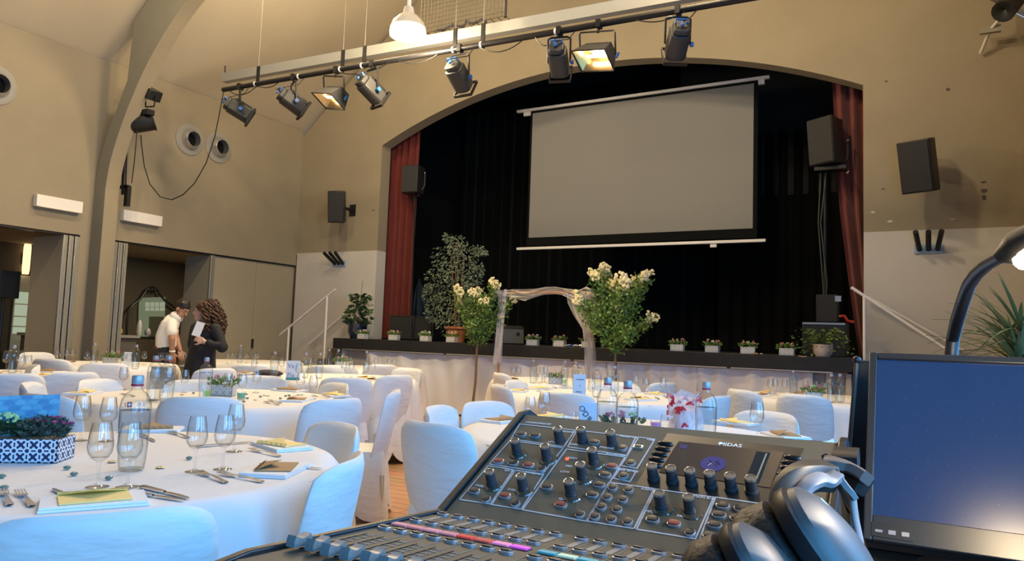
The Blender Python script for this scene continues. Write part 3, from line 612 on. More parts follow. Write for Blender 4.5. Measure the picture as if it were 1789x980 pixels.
# ================================================================== plants
def leafmesh(mb, p, d, L, w, nrm=None, mi=0):
    d = Vector(d).normalized(); s = d.cross(Vector((random.uniform(-1, 1), random.uniform(-1, 1), random.uniform(-1, 1))))
    if s.length < 1e-3: s = Vector((1, 0, 0))
    s.normalize(); n = s.cross(d); p = Vector(p)
    mb.add([p, p+d*L*.45+s*w/2+n*w*.12, p+d*L, p+d*L*.45-s*w/2+n*w*.12, p+d*L*.5], [(0, 1, 4), (1, 2, 4), (2, 3, 4), (3, 0, 4)], mi)
def rv(s=1): return Vector((random.uniform(-s, s), random.uniform(-s, s), random.uniform(-s, s)))
def rsph():
    while True:
        v = rv()
        if v.length < 1: return v
def blossom(mb, p, r, n=26, mi=0):
    for k in range(n):
        v = rsph(); v = v.normalized()*(.6+.4*random.random()); q = Vector(p)+v*r
        mb.ball(q, r*.30*random.uniform(.7, 1.2), 5, mi=mi)
# stage plants ---------------------------------------------------
def flower_box(loc, lb, rz=0, s=1.0, cols=(0, 1), grp='flower boxes along the stage edge', kind=0, n=3):
    t = thing('flower_box', lb, 'flower box', loc, rz, grp); w, d, h = .24*s, .12*s, .12*s
    b = MB()
    b.span((-w/2, -d/2, 0), (w/2, -d/2+.006, h)); b.span((-w/2, d/2-.006, 0), (w/2, d/2, h)); b.span((-w/2, -d/2, 0), (-w/2+.006, d/2, h)); b.span((w/2-.006, -d/2, 0), (w/2, d/2, h)); b.span((-w/2, -d/2, 0), (w/2, d/2, .006))
    b.build('planter', M_TILEP if kind == 0 else M_TILEB, t)
    MB().box((0, 0, h*.82), (w-.02, d-.02, .01)).build('soil', M_SOIL, t)
    lf = MB(); fl_ = MB()
    for k in range(int(90)):
        p = Vector((random.uniform(-w*.48, w*.48), random.uniform(-d*.45, d*.45), h*.85)); dd = Vector((p.x*3, p.y*4, .12+.1*random.random()))+rv(.12)
        p2 = p+Vector((p.x*.25, p.y*.25, random.uniform(0, .07*s))); leafmesh(lf, p2, dd, .05*s, .028*s)
    stuff(lf.build('foliage', M_LEAF if kind == 0 else M_DLEAF, t, ang=0))
    for k in range(n):
        p = (w*(-.36+.72*k/max(1, n-1)), random.uniform(-.02, .02)*s, h+.075*s+random.uniform(-.01, .015)*s); blossom(fl_, p, .032*s, 14, mi=cols[k % len(cols)])
    stuff(fl_.build('blooms', [M_SALMON, M_WBLOOM, M_PINK, M_GBLOOM], t))
    return t
def tile_mat(name, light, dark, sc):
    m = bpy.data.materials.new(name); m.use_nodes = True; nt = m.node_tree; L = nt.links; b = nt.nodes['Principled BSDF']; b.inputs['Roughness'].default_value = .45
    tc = nt.nodes.new('ShaderNodeTexCoord'); mp = nt.nodes.new('ShaderNodeMapping'); mp.inputs['Scale'].default_value = (sc, sc, sc); L.new(tc.outputs['Object'], mp.inputs[0])
    # two crossing wave patterns give the printed lattice of rosettes
    sx = nt.nodes.new('ShaderNodeSeparateXYZ'); L.new(mp.outputs[0], sx.inputs[0])
    ad = nt.nodes.new('ShaderNodeMath'); ad.operation = 'ADD'; L.new(sx.outputs[0], ad.inputs[0]); L.new(sx.outputs[1], ad.inputs[1])
    def sin(src, k, ph=0):
        a = nt.nodes.new('ShaderNodeMath'); a.operation = 'MULTIPLY'; a.inputs[1].default_value = k; L.new(src, a.inputs[0])
        c = nt.nodes.new('ShaderNodeMath'); c.operation = 'COSINE'; L.new(a.outputs[0], c.inputs[0]); return c.outputs[0]
    def op(o, a, b2):
        n_ = nt.nodes.new('ShaderNodeMath'); n_.operation = o; L.new(a, n_.inputs[0])
        if isinstance(b2, float): n_.inputs[1].default_value = b2
        else: L.new(b2, n_.inputs[1])
        return n_.outputs[0]
    s1 = op('ADD', sin(ad.outputs[0], 6.283), sin(sx.outputs[2], 6.283)); s2 = op('MULTIPLY', sin(ad.outputs[0], 12.566), sin(sx.outputs[2], 12.566)); s3 = op('ADD', sin(ad.outputs[0], 18.85), sin(sx.outputs[2], 18.85))
    tot = op('ADD', op('ADD', op('MULTIPLY', op('ABSOLUTE', s1, 0.0), .55), op('MULTIPLY', s2, .9)), op('MULTIPLY', s3, .35))
    gt = op('GREATER_THAN', tot, .42)
    mx = nt.nodes.new('ShaderNodeMix'); mx.data_type = 'RGBA'; mx.inputs['A'].default_value = (*light, 1); mx.inputs['B'].default_value = (*dark, 1); L.new(gt, mx.inputs['Factor']); L.new(mx.outputs['Result'], b.inputs['Base Color'])
    MATS[name] = m; return m
M_TILEP = tile_mat('pale_lattice_print', (.74, .73, .68), (.42, .42, .42), 22)
M_TILEB = tile_mat('navy_rosette_print', (.80, .83, .86), (.012, .03, .10), 26)
boxes = [(634, 588, (1, 0)), (689, 590, (0, 1)), (744, 592, (1, 3)), (790, 593, (0, 1)), (931, 597, (1, 0)), (978, 598, (0, 3)), (1028, 599, (2, 0)), (1184, 606, (0, 3)), (1245, 608, (0, 1)), (1307, 610, (0, 3)), (1375, 612, (0, 3))]
bl = ['in front of the navy plant pot', 'before the red curtain on the left', 'before the black boxes', 'before the terracotta pot', 'right of the dark wedge speaker', 'inside the draped arch', 'behind the arch right pole', 'just right of the right flowering tree', 'second from the right tree', 'third from the right tree', 'left of the drooping fern']
for i, (px, py, cl) in enumerate(boxes):
    q = aty(px, py-6, YS+.10); flower_box((q.x, q.y, ZST), 'small pale lattice flower box on the stage edge, '+bl[i], random.uniform(-.1, .1), .74, cl)
# ficus in terracotta pot
def pot(t, r, h, m, rim=True):
    MB().lathe([(0, 0), (r*.68, 0), (r*.95, h*.86), (r*1.05, h*.86), (r*1.05, h), (r*.92, h), (r*.88, h*.8)] if rim else [(0, 0), (r*.72, 0), (r, h*.45), (r*.98, h*.8), (r*1.04, h), (r*.95, h), (r*.9, h*.85)], 28).build('pot', m, t)
    MB().lathe([(0, h*.86), (r*.93, h*.88)], 20).build('soil', M_SOIL, t)
q = aty(797, 588, 10.2); q = Vector((q.x, 10.2, ZST))
t = thing('potted_ficus', 'tall grey-green ficus tree in a terracotta pot on the stage', 'plant', q); pot(t, .19, .26, M_TERRA)
lf = MB(); tk = MB()
cen = aty(797, 500, 10.2)-q; top = aty(795, 408, 10.2)-q
for k in range(5): tk.tube([(.03*math.cos(k), .03*math.sin(k), .2), (.05*math.cos(k*1.3), .05*math.sin(k*1.3), .7), Vector((cen.x*.6+.12*math.cos(k*1.3), .12*math.sin(k*1.3), 1.4)), Vector((top.x+.06*math.cos(k*2), .06*math.sin(k*2), top.z*.92))], [.014, .012, .009, .004], 6)
tk.build('trunk', M_BARK, t)
clumps = [(797, 425, .16), (780, 450, .24), (812, 445, .22), (835, 437, .10), (800, 478, .30), (770, 490, .26), (822, 478, .2), (760, 512, .20), (800, 520, .32), (824, 520, .22), (775, 540, .30), (806, 552, .28), (760, 548, .16), (788, 566, .22), (838, 470, .08), (845, 440, .06), (752, 520, .10), (783, 415, .08), (828, 500, .12), (750, 500, .06)]
for (px, py, r_) in clumps:
    c0 = aty(px, py, 10.2)-q
    for k in range(int(800*r_)):
        v = rsph(); p = c0+Vector((v.x*r_, v.y*r_*1.2, v.z*r_)); leafmesh(lf, p, Vector((v.x, v.y, v.z*.3-.35))+rv(.5), .055, .024)
stuff(lf.build('foliage', M_FICUS, t, ang=0))
# navy pot plant at the left of the stage
q = aty(624, 585, YS+.42); q = Vector((q.x, q.y, ZST)); t = thing('potted_climber', 'leafy green plant in a glossy navy pot at the left stage end', 'plant', q); pot(t, .17, .27, M_NAVY, False)
lf = MB(); MB().tube([(.02, 0, .2), (.03, 0, .6), (.06, 0, 1.02)], .005, 5).build('cane', M_BARK, t)
for k in range(260):
    a = random.uniform(0, 6.28); z = random.uniform(.26, .78); r_ = random.uniform(0, .20)*(1.15-abs(z-.45)); leafmesh(lf, (r_*math.cos(a)-.02+(z-.3)*.06, r_*math.sin(a), z), Vector((math.cos(a), math.sin(a), random.uniform(-.6, .3))), .10, .07)
for k in range(24): leafmesh(lf, (.16+random.uniform(-.02, .08), -.05, .3+random.uniform(-.05, .05)), Vector((1, -.4, random.uniform(-.4, .5))), .10, .07)
stuff(lf.build('foliage', M_DLEAF, t, ang=0))
# fern at the right
q = aty(1438, 611, YS+.12); q = Vector((q.x, q.y, ZST)); t = thing('potted_fern', 'drooping green fern in a pale pot at the right stage end', 'plant', q); pot(t, .115, .15, mat('pale_pot', (.60, .50, .42), .6), False)
lf = MB()
for k in range(46):
    a = random.uniform(0, 6.28); L_ = random.uniform(.22, .40); hz = random.uniform(.12, .30)
    for s in range(9):
        u = s/8; p = Vector((math.cos(a)*L_*u, math.sin(a)*L_*u*.6, .16+hz*math.sin(u*2.3)-.22*u*u)); leafmesh(lf, p, Vector((math.cos(a+random.uniform(-1.2, 1.2)), math.sin(a+random.uniform(-1.2, 1.2)), -.3)), .075*(1.1-.5*u), .026)
stuff(lf.build('foliage', mat('fern_leaf', (.115, .18, .04), .5, var=.3, vscale=12), t, ang=0))
# flowering standards in front of the stage
def standard(px, base_y, Y, top, tips, lb, rfac):
    q = aty(px, 650, Y); q = Vector((q.x, Y, 0)); t = thing('flowering_tree', lb, 'tree', q, group='white flowering trees in front of the stage')
    tp = aty(*top, Y)-q; tk = MB(); tk.tube([(0, 0, .25), (tp.x*.4+.01, .01, tp.z*.5), tp], [.020, .018, .017], 8)
    lf = MB(); bm = MB()
    for i, (x, y, fl_) in enumerate(tips):
        e = aty(x, y, Y+random.uniform(-.25, .25))-q; mid = tp*.5+e*.5+Vector((-(e.x-tp.x)*.12, 0, (-.0)*.1)); br = [tp-Vector((0, 0, .02)), mid, e]
        tk.tube(br, [.010, .007, .003], 5); Lb = (e-tp).length
        for k in range(int(330*Lb*rfac)):
            u = random.random()**.8; p = (tp*(1-u)**2+mid*2*u*(1-u)+e*u*u)+rsph()*(.10*(1-.35*u)+.03); leafmesh(lf, p, (e-tp).normalized()*.4+rv(.8), .06, .03)
        if fl_:
            for j in range(3): blossom(bm, e+Vector((random.uniform(-.05, .05), random.uniform(-.05, .05), .03*j)), .055*fl_, 20)
    tk.build('trunk', M_BARK, t); stuff(lf.build('foliage', M_LEAF, t, ang=0)); stuff(bm.build('blossoms', M_BLOOM, t))
    pot(t, .13, .2, M_SOIL)
standard(828, 700, 9.0, (834, 594), [(799, 510, 1.1), (824, 516, 1), (838, 512, .7), (863, 499, 1.1), (867, 513, 1), (894, 524, .9), (884, 535, .7), (806, 528, .7), (845, 530, .8), (815, 548, 0), (862, 552, 0), (838, 545, 0), (850, 565, 0), (822, 568, 0), (876, 560, .6)], 'left flowering standard tree with cream blossoms before the stage', 1.0)
standard(1076, 700, 8.8, (1075, 606), [(1037, 484, 1.1), (1056, 473, 1.1), (1058, 485, 1.1), (1068, 500, 1.2), (1088, 493, 1.3), (1092, 510, 1.2), (1111, 496, 1.1), (1123, 486, 1.1), (1132, 484, .8), (1012, 520, .8), (1014, 531, .9), (1140, 558, .9), (1087, 543, .7), (1040, 530, 0), (1060, 540, 0), (1100, 535, 0), (1122, 570, 0), (1050, 570, 0), (1095, 575, 0), (1030, 560, 0)], 'right flowering standard tree with cream blossoms before the stage', 1.0)
# dracaena beside the right wall
q = aty(1778, 700, 6.2); t = thing('dracaena', 'spiky long leaved plant behind the computer monitor', 'plant', (q.x+.02, 6.2, 0)); pot(t, .2, .35, M_TERRA)
MB().tube([(0, 0, .3), (.02, 0, 1.0), (0, 0, 1.4)], .025, 8).build('trunk', M_BARK, t)
lf = MB()
for k in range(110):
    a = random.uniform(0, 6.28); L_ = random.uniform(.40, .72); e = random.uniform(-.35, 1.3); d = Vector((math.cos(a)*math.cos(e), math.sin(a)*math.cos(e), math.sin(e))); p = Vector((0, 0, random.uniform(1.1, 1.45)))
    s = d.cross(Vector((0, 0, 1))).normalized(); P = []
    for j in range(7):
        u = j/6; c0 = p+d*L_*u+Vector((0, 0, -.25*u*u*L_)); w = .017*math.sin(math.pi*(.12+.88*u))**.7*(1-u*.5); P.append([c0-s*w, c0+Vector((0, 0, -.003)), c0+s*w])
    lf.grid(P)
lf.build('foliage', mat('dracaena_leaf', (.16, .20, .08), .4, var=.2, vscale=6), t, ang=60)['kind'] = 'stuff'
# ================================================================== other stage things
def box_thing(name, px0, py0, px1, py1, Y, dep, m, lb, cat, bev=.01, foot=ZST):
    a, b = aty(px0, py0, Y), aty(px1, py1, Y); t = thing(name, lb, cat, ((a.x+b.x)/2, Y, foot)); w = b.x-a.x; h = a.z-foot
    MB().span((-w/2, 0, 0), (w/2, dep, h)).build('case', m, t, bevel=bev)
    return t, w, h
M_CASE = mat('black_case', (.014, .014, .015), .55, bump=.05, bscale=80)
t, w, h = box_thing('subwoofer', 681, 551, 722, 590, 10.45, .3, M_CASE, 'black subwoofer box before the left red curtain', 'speaker'); MB().box((0, -.01, h/2), (w-.06, .02, h-.06)).build('grille', M_GRILL, t)
t, w, h = box_thing('subwoofer', 724, 552, 756, 590, 10.50, .3, M_CASE, 'black box between the subwoofer and the ficus', 'speaker'); MB().box((0, -.01, h/2), (w-.06, .02, h-.06)).build('grille', M_GRILL, t)
t, w, h = box_thing('equipment_case', 1401, 562, 1478, 612, 10.1, .5, M_CASE, 'dark equipment case on the right end of the stage', 'case'); MB().box((0, -.004, h-.02), (w-.02, .008, .02)).build('edge_trim', M_ALU, t)
q = aty(1445, 540, 10.3); casez = aty(1440, 562, 10.1).z
t = thing('small_loudspeaker', 'small dark loudspeaker on the equipment case', 'speaker', (q.x, 10.35, casez))
hh = aty(1445, 515, 10.3).z-casez; MB().span((-.13, -.1, 0), (.13, .12, hh)).build('cabinet', M_GRILL, t, bevel=.01); MB().span((.10, -.11, hh*.75), (.17, -.06, hh*.95)).build('handle', M_ALU, t)
tag(MB().tube([aty(x, y, 10.2) for x, y in ((1466, 553), (1475, 552), (1481, 561), (1492, 563))], .02, 8).build('connector', mat('red_plastic', (.4, .02, .015), .4)), 'red cable connector beside the right curtain', 'cable')
t = thing('wedge_monitor', 'dark wedge stage monitor under the draped arch', 'speaker', (aty(896, 595, 10.0).x, 10.0, ZST), .95)
MB().prism([(-.2, 0, 0), (-.2, .32, 0), (-.2, .30, .12), (-.2, .12, .30), (-.2, .02, .27)], (.4, 0, 0)).build('cabinet', M_CASE, t, bevel=.008)
MB().box((0, .0, .13), (.36, .012, .22), Matrix.Rotation(R(-4), 3, 'X')).build('grille', mat('grey_mesh', (.09, .09, .085), .6), t)
MB().ball((.08, -.01, .17), (.03, .006, .03), 10).build('badge', M_BLACK, t)
t = thing('stage_speaker', 'black loudspeaker on a tall stand before the left red curtain', 'speaker', (aty(716, 560, 10.82).x, 10.82, ZST))
for (px, py, yaw, sc, nm_, Yq, lab) in ((722, 315, 8, .8, 'l', 10.83, None),):
    q = aty(px, py, Yq)-Vector(t.location); Mz = Matrix.Rotation(R(yaw), 3, 'Z')
    MB().box(q, (.34, .3, .52), Mz).build('cabinet', M_PLAS, t, bevel=.02); MB().box(q+Mz @ Vector((0, -.155, 0)), (.31, .012, .49), Mz).build('grille', M_GRILL, t)
    MB().tube([(0, .05, 0), Vector((q.x*.7, .05, q.z-.3)), Vector((q.x+.1, .05, q.z-.3)), Vector((q.x+.2, .1, q.z-.1)), Vector((q.x+.2, .1, q.z+.12))], .018, 8).build('stand_pole', M_BLACKM, t); MB().ball((q.x+.2, .1, q.z+.14), .02, 8).build('knob', M_CHROME, t)
    for k in range(3): MB().tube([(0, .05, .3), (.14*math.cos(k*2.1+.4), .05+.10*math.sin(k*2.1+.4), .01)], .012, 6).build('leg', M_BLACKM, t)
bx = aty(1440, 600, 10.72).x
t = thing('stage_speaker', 'black loudspeaker on a tall stand before the right red curtain', 'speaker', (bx, 10.72, ZST))
q = aty(1443, 250, 10.72)-Vector(t.location); Mz = Matrix.Rotation(R(-20), 3, 'Z') @ Matrix.Rotation(R(-4), 3, 'Y')
MB().box(q, (.36, .34, .66), Mz).build('cabinet', M_PLAS, t, bevel=.02); MB().box(q+Mz @ Vector((0, -.175, 0)), (.33, .012, .62), Mz).build('grille', M_GRILL, t)
MB().tube([(0, 0.1, 0), (.0, .1, q.z-.40), (q.x, .1, q.z-.38)], .02, 8).build('stand_pole', M_BLACKM, t); MB().box((q.x+.06, .0, q.z-.37), (.4, .2, .05)).build('mount_plate', M_BLACKM, t)
MB().tube([(q.x+.2, .1, q.z-.36), (q.x+.27, .1, q.z-.2), (q.x+.27, .1, q.z+.05)], .02, 8).build('bracket', M_BLACKM, t); MB().ball((q.x+.27, .05, q.z+.02), .022, 8).build('knob', M_CHROME, t); MB().ball((q.x+.27, .05, q.z-.42), .025, 8).build('knob', M_CHROME, t)
for k in range(2): MB().tube([(.02-.07*k, .05, q.z-.4), (-.05-.03*k, .03, q.z-1.1), (.03-.05*k, .03, 1.0), (0, .05, .5)], .009, 6).build('cable', mat('grey_green_cable', (.05, .07, .06), .6), t)
for k in range(3): MB().tube([(0, .1, .35), (.2*math.cos(k*2.1+1), .1+.10*math.sin(k*2.1+1), .01)], .012, 6).build('leg', M_BLACKM, t)
q = aty(735, 550, 11.6); t = thing('folded_parasol', 'dark blue folded cover standing behind the black boxes', 'parasol', (q.x, 11.6, ZST))
z_ = aty(733, 487, 11.6).z-ZST
fo = MB()
for k in range(6): fo.tube([(.10*math.cos(k), .10*math.sin(k), .1), (.16*math.cos(k), .12*math.sin(k), z_*.45), (.05*math.cos(k)-.05, .05*math.sin(k), z_*.8), (-.07, 0, z_)], [.06, .08, .05, .01], 8)
fo.build('cover', mat('navy_cover', (.015, .03, .055), .35), t)
t = thing('scissors_clutter', 'small pile of cables and tools on the stage edge under the arch', 'tools', (aty(1005, 598, YS+.1).x, YS+.1, ZST))
for k in range(6): MB().tube([(-.16+.06*k, random.uniform(-.05, .05), .012), (-.10+.06*k, random.uniform(-.05, .05), .03), (-.02+.06*k, random.uniform(-.05, .05), .012)], .012, 6).build('tool', [M_CHROME, mat('blue_plastic', (.05, .15, .5), .4), M_LAMPW][k % 3], t)
# copper arch with tulle
YA = 9.15
A0, A1, A2, A3 = aty(866, 700, YA), aty(881, 509, YA), aty(1034, 512, YA), aty(1033, 700, YA)
t = thing('wedding_arch', 'copper pipe arch draped with white tulle before the stage', 'arch', (A0.x, YA, 0)); o = Vector((A0.x, YA, 0))
xL_, xR_ = aty(874, 560, YA).x-A0.x, aty(1031, 560, YA).x-A0.x; zt = (A1.z+A2.z)/2
MB().tube([(xL_, 0, 0), (xL_, 0, zt-.04), (xL_+.04, 0, zt), (xR_-.04, 0, zt), (xR_, 0, zt-.04), (xR_, 0, 0)], .014, 10).build('copper_frame', M_COPPER, t)
for x in (xL_, xR_): MB().tube([(x, -.35, .015), (x, .35, .015)], .014, 8).build('foot', M_COPPER, t)
m = bpy.data.materials.new('white_tulle'); m.use_nodes = True; nt = m.node_tree; b = nt.nodes['Principled BSDF']; b.inputs['Base Color'].default_value = (1.0, .97, .94, 1); b.inputs['Roughness'].default_value = .8; b.inputs['Alpha'].default_value = .40
def tulle(path, wid, seed, folds=5, nu=14):
    random.seed(seed); P = []; N = len(path)
    ph = random.uniform(0, 6)
    for i, (p, side) in enumerate(path):
        p = Vector(p); side = Vector(side); row = []
        for j in range(nu+1):
            u = j/nu-.5; row.append(p+side*u*wid[i]+Vector((0, .05*math.sin(u*folds*6.28+ph+i*.6)-.02, .02*math.sin(u*9+i))))
        P.append(row)
    return MB().grid(P)
def ppt(x, y): return aty(x, y, YA)-o
bar_ = [ppt(x, y) for x, y in ((878, 512), (895, 512), (910, 514), (922, 516), (938, 513), (955, 509), (972, 508), (986, 509), (998, 513), (1010, 518), (1022, 514), (1036, 514))]
tulle([(p, (0, .25, 1)) for p in bar_], [.10, .14, .13, .13, .10, .12, .14, .12, .13, .16, .18, .1], 2).build('tulle_swag', m, t, ang=60)
lf_ = [ppt(x, y) for x, y in ((882, 508), (880, 530), (876, 555), (874, 580), (872, 605), (868, 635))]
tulle([(p, (1, 0, .1)) for p in lf_], [.12, .11, .10, .09, .10, .12], 3).build('tulle_left_fall', m, t, ang=60)
rt_ = [ppt(x, y) for x, y in ((1013, 512), (1015, 530), (1020, 550), (1027, 572), (1030, 600), (1031, 630), (1031, 660))]
tulle([(p, (1, 0, .1)) for p in rt_], [.35, .33, .24, .14, .14, .16, .12], 4).build('tulle_right_fall', m, t, ang=60)
tulle([(ppt(x, y), (1, 0, .1)) for x, y in ((1034, 512), (1040, 535), (1038, 560), (1033, 580))], [.10, .14, .12, .1], 5).build('tulle_right_fall', m, t, ang=60)
# ================================================================== tables
ZT = .75
TAB = {'a': ((-2.40, 1.47), .80, 'the nearest table'), 'b': ((-4.12, 3.32), .80, 'the table behind the nearest one'), 'c': ((-6.95, 3.35), .80, 'the table at the left frame edge'),
       'd': ((-8.42, 5.22), .82, 'the table before the two people'), 'e': ((-5.25, 5.75), .80, 'the table with the white name card'), 'f': ((-6.65, 7.75), .82, 'the table under the left stage end'),
       'g': ((-8.6, 7.5), .80, 'the table by the closed partition'), 'h': ((-1.27, 3.50), .84, 'the table behind the mixing console'), 'i': ((-2.35, 5.9), .82, 'the table with the tall blue card'),
       'j': ((-3.6, 7.65), .80, 'the table below the draped arch'), 'k': ((-.72, 7.55), .80, 'the table at the right stage end')}
TL_ = {'a': 'round table in white cloth nearest the camera, cut by the left edge', 'b': 'round table in white cloth with green tea light, behind the nearest table', 'c': 'round white-clothed table at the left frame edge behind the blue card', 'd': 'round white-clothed table in front of the man and woman',
       'e': 'round white-clothed table carrying the upright white name card', 'f': 'round white-clothed table below the left end of the stage', 'g': 'round white-clothed table beside the closed partition panels', 'h': 'round white-clothed table directly behind the mixing console',
       'i': 'round white-clothed table carrying the tall leaning blue card', 'j': 'round white-clothed table right below the draped arch', 'k': 'round white-clothed table at the right end of the stage'}
def tablecloth(Rr, zb, seed, k):
    rnd = random.Random(seed); n = 144; ph = [rnd.uniform(0, 6.28) for _ in range(4)]; P = []
    rows = [(0.0, 0), (.5, 0), (.9, 0), (.985, 0), (1.0, .10), (1.005, .3)]
    def wave(q): return .55*math.cos(k*q+ph[0])+.3*math.cos((k+3)*q+ph[1])+.25*math.cos((2*k+1)*q+ph[2])
    for f, _ in rows[:4]: P.append([(max(f, .001)*Rr*math.cos(6.2832*j/n), max(f, .001)*Rr*math.sin(6.2832*j/n), ZT) for j in range(n)])
    H = ZT-zb
    for i in range(1, 15):
        v = i/14; z = ZT-.004-H*v
        row = []
        for j in range(n):
            q = 6.2832*j/n; r_ = Rr*(1.004+.02*min(1, v*6))+v**.7*(.035+.075*wave(q)); row.append((r_*math.cos(q), r_*math.sin(q), z+(.03*wave(q+.5)*v)))
        P.append(row)
    return MB().grid(P, closed=True)
for key, ((x, y), Rr, nick) in TAB.items():
    t = thing('round_table', TL_[key], 'table', (x, y, 0), group='round banquet tables')
    zb = {'a': .24, 'b': .25, 'k': .33, 'h': .2, 'e': .08}.get(key, .15)
    tablecloth(Rr, zb, hash(key) % 97 if 0 else ord(key), {'e': 22}.get(key, 11)).build('tablecloth', M_CLOTH, t, ang=70)
    MB().lathe([(0, ZT-.035), (Rr-.012, ZT-.035), (Rr-.008, ZT-.006), (0, ZT-.006)], 40).build('tabletop', M_WOODP, t)
    for a in range(4): MB().tube([(.5*math.cos(a*1.57+.78), .5*math.sin(a*1.57+.78), ZT-.04), (.56*math.cos(a*1.57+.78), .56*math.sin(a*1.57+.78), 0)], .02, 8).build('leg', M_ALU, t)
# ------------------------------------------------------------------ chairs in stretch covers
def chair_parts():
    nu, nv = 16, 14; F, B = [], []
    for i in range(nv+1):
        v = i/nv; fr, bk_ = [], []
        for j in range(nu+1):
            u = -1+2*j/nu; wf = (.78+.22*math.sin(min(1, v/.5)*math.pi/2))*(1-.10*max(0, (v-.72)/.28)**3); x = .23*u*wf
            z = .36+.475*v-.035*abs(u)**5*v**3; y = -.195-.20*(z-.40)+.065*u*u
            th = .004+.019*(1-abs(u)**6)**.5*(1-v**8)**.5
            fr.append((x, y+th, z)); bk_.append((x, y-th, z))
        F.append(fr); B.append(bk_)
    rim = MB().grid(F); rim.grid(B)
    edge = [(F[i][0], B[i][0]) for i in range(nv+1)]+[(F[nv][j], B[nv][j]) for j in range(1, nu+1)]+[(F[i][nu], B[i][nu]) for i in range(nv-1, -1, -1)]
    rim.grid([[a for a, b in edge], [b for a, b in edge]])
    bm = bmesh.new(); back = rim.mesh('backrest_cover', M_COVER, 0); bm.from_mesh(back); bmesh.ops.remove_doubles(bm, verts=bm.verts, dist=.0005); bmesh.ops.recalc_face_normals(bm, faces=bm.faces); bm.to_mesh(back); bm.free(); back.shade_smooth()
    n = 64; P = []
    def ring(hx, hy, p, zf, yo=0, pull=0):
        row = []
        for j in range(n):
            q = 6.2832*j/n; c, s = math.cos(q), math.sin(q); r_ = (abs(c)**p+abs(s)**p)**(-1/p); cn = abs(math.sin(2*q)); r_ *= 1-pull*(1-cn)**1.5
            row.append((hx*c*r_, hy*s*r_+yo, zf(cn)))
        return row
    for hx, z in ((.001, .462), (.10, .46), (.165, .453)): P.append(ring(hx, hx, 5, lambda c, z=z: z))
    for i in range(13):
        v = i/12; P.append(ring(.190+.055*v**.8, .205+.045*v, 7-2*v, lambda c, v=v: (.445-.43*v)+(.10*(1-c)**2)*v**2, -.0-.01*v, .13*v))
    sk = MB().grid(P, closed=True).mesh('seat_cover', M_COVER, 50)
    lg = MB().tube([(0, 0, .30), (0, 0, .0)], .012, 8).mesh('leg', M_ALU)
    return back, sk, lg
CB, CS, CL = chair_parts()
def chair(px, py, key, lb, face=None, zt=.835, sx=1.0):
    q = atz(px, py, zt) if not isinstance(px, tuple) else Vector((px[0], px[1], 0))
    tx, ty = TAB[key][0]
    a = math.atan2(ty-q.y, tx-q.x) if face is None else R(face)      # facing direction
    o = Vector((q.x, q.y, 0))+Vector((math.cos(a), math.sin(a), 0))*.27
    t = thing('banquet_chair', lb, 'chair', (o.x, o.y, 0), a-math.pi/2, 'white covered banquet chairs'); t.scale = (sx, 1, 1)
    put('backrest_cover', CB, t); put('seat_cover', CS, t)
    for sx_ in (-1, 1):
        for sy in (-1, 1): put('leg', CL, t, (sx_*.195, sy*.20-.01, 0))
    return t
CH = [(185, 893, 'a', 'white covered chair at the bottom left, its back to the camera', None), (620, 797, 'a', 'blue-lit white chair right of the nearest table, next to the console', 208), (603, 740, 'a', 'white chair with crumpled cover behind the blue-lit one', None), 
      (70, 688, 'b', 'white chair behind the blue scale-pattern card', None), (352, 693, 'b', 'white chair in front of the green tea light', None), (596, 696, 'b', 'broad pale blue chair back right of the second table', None), (596, 669, 'b', 'grey-shaded chair facing the yellow envelope on the second table', None), (695, 681, 'b', 'white chair seen from its side in the aisle', 214), (458, 656, 'b', 'chair at the far side of the second table by a lone glass', None), (162, 662, 'b', 'cream chair back left of the tall bottle on the nearest table', None), (45, 668, 'b', 'white chair with bunched cover at the left behind the blue card', None), (134, 650, 'c', 'narrow chair turned sideways beside the cream chair back', None), (340, 663, 'b', 'chair half hidden behind the single glass near the woman', None),
      (607, 659, 'e', 'blue-lit chair on the near side of the name card table', None), (697, 655, 'e', 'blue chair at the right of the name card table', None), (716, 643, 'e', 'tall grey chair standing out before the white stage skirt', None),
      (668, 643, 'f', 'grey chair on the near side of the left stage table', None, .79), (590, 643, 'f', 'pale chair between the name card bottles and the stage', None, .80), (566, 638, 'f', 'small pale chair left of the stage end bottles', None),
      (745, 737, 'h', 'large grey chair with a blue edge left of the console table', 80), (757, 709, 'h', 'white sunlit chair behind the large grey chair', None), (840, 701, 'h', 'white chair at the upper left of the console table', None), (1348, 719, 'h', 'cream chair at the far right of the console table', None), (1440, 770, 'h', 'white chair beside the top right corner of the console', None),
      (866, 672, 'i', 'white chair left of the tall blue card table', None), (893, 664, 'i', 'white chair at the left behind the yellow envelopes', None), (985, 686, 'i', 'broad grey chair on the near side of the blue card table', None), (1264, 691, 'i', 'saturated blue chair behind the tall bottle at right', None), (1080, 668, 'i', 'teal-lit chair behind the far glasses of the blue card table', None),
      (870, 651, 'j', 'grey chair at the left of the arch table', None), (1165, 668, 'j', 'low pale chair right of the arch table', None),
      (1400, 689, 'k', 'broad pale blue chair at the right stage end', None), (1290, 680, 'k', 'beige chair seen from its side left of the right stage table', None),
      (183, 634, 'd', 'broad grey-blue chair before the flower box near the people', None), (84, 632, 'd', 'grey chair left of the stacked napkins', None, .80), (60, 615, 'd', 'cream chair at the far left under the grey partition panel', None), (383, 643, 'd', 'cream chair right of the woman in black', None), (440, 636, 'g', 'pale chair by the table at the closed partition', None), (20, 652, 'c', 'grey chair back at the left frame edge', None), (66, 637, 'c', 'small pale chair between the left bottle and napkin', None)]
for c_ in CH: chair(*c_)
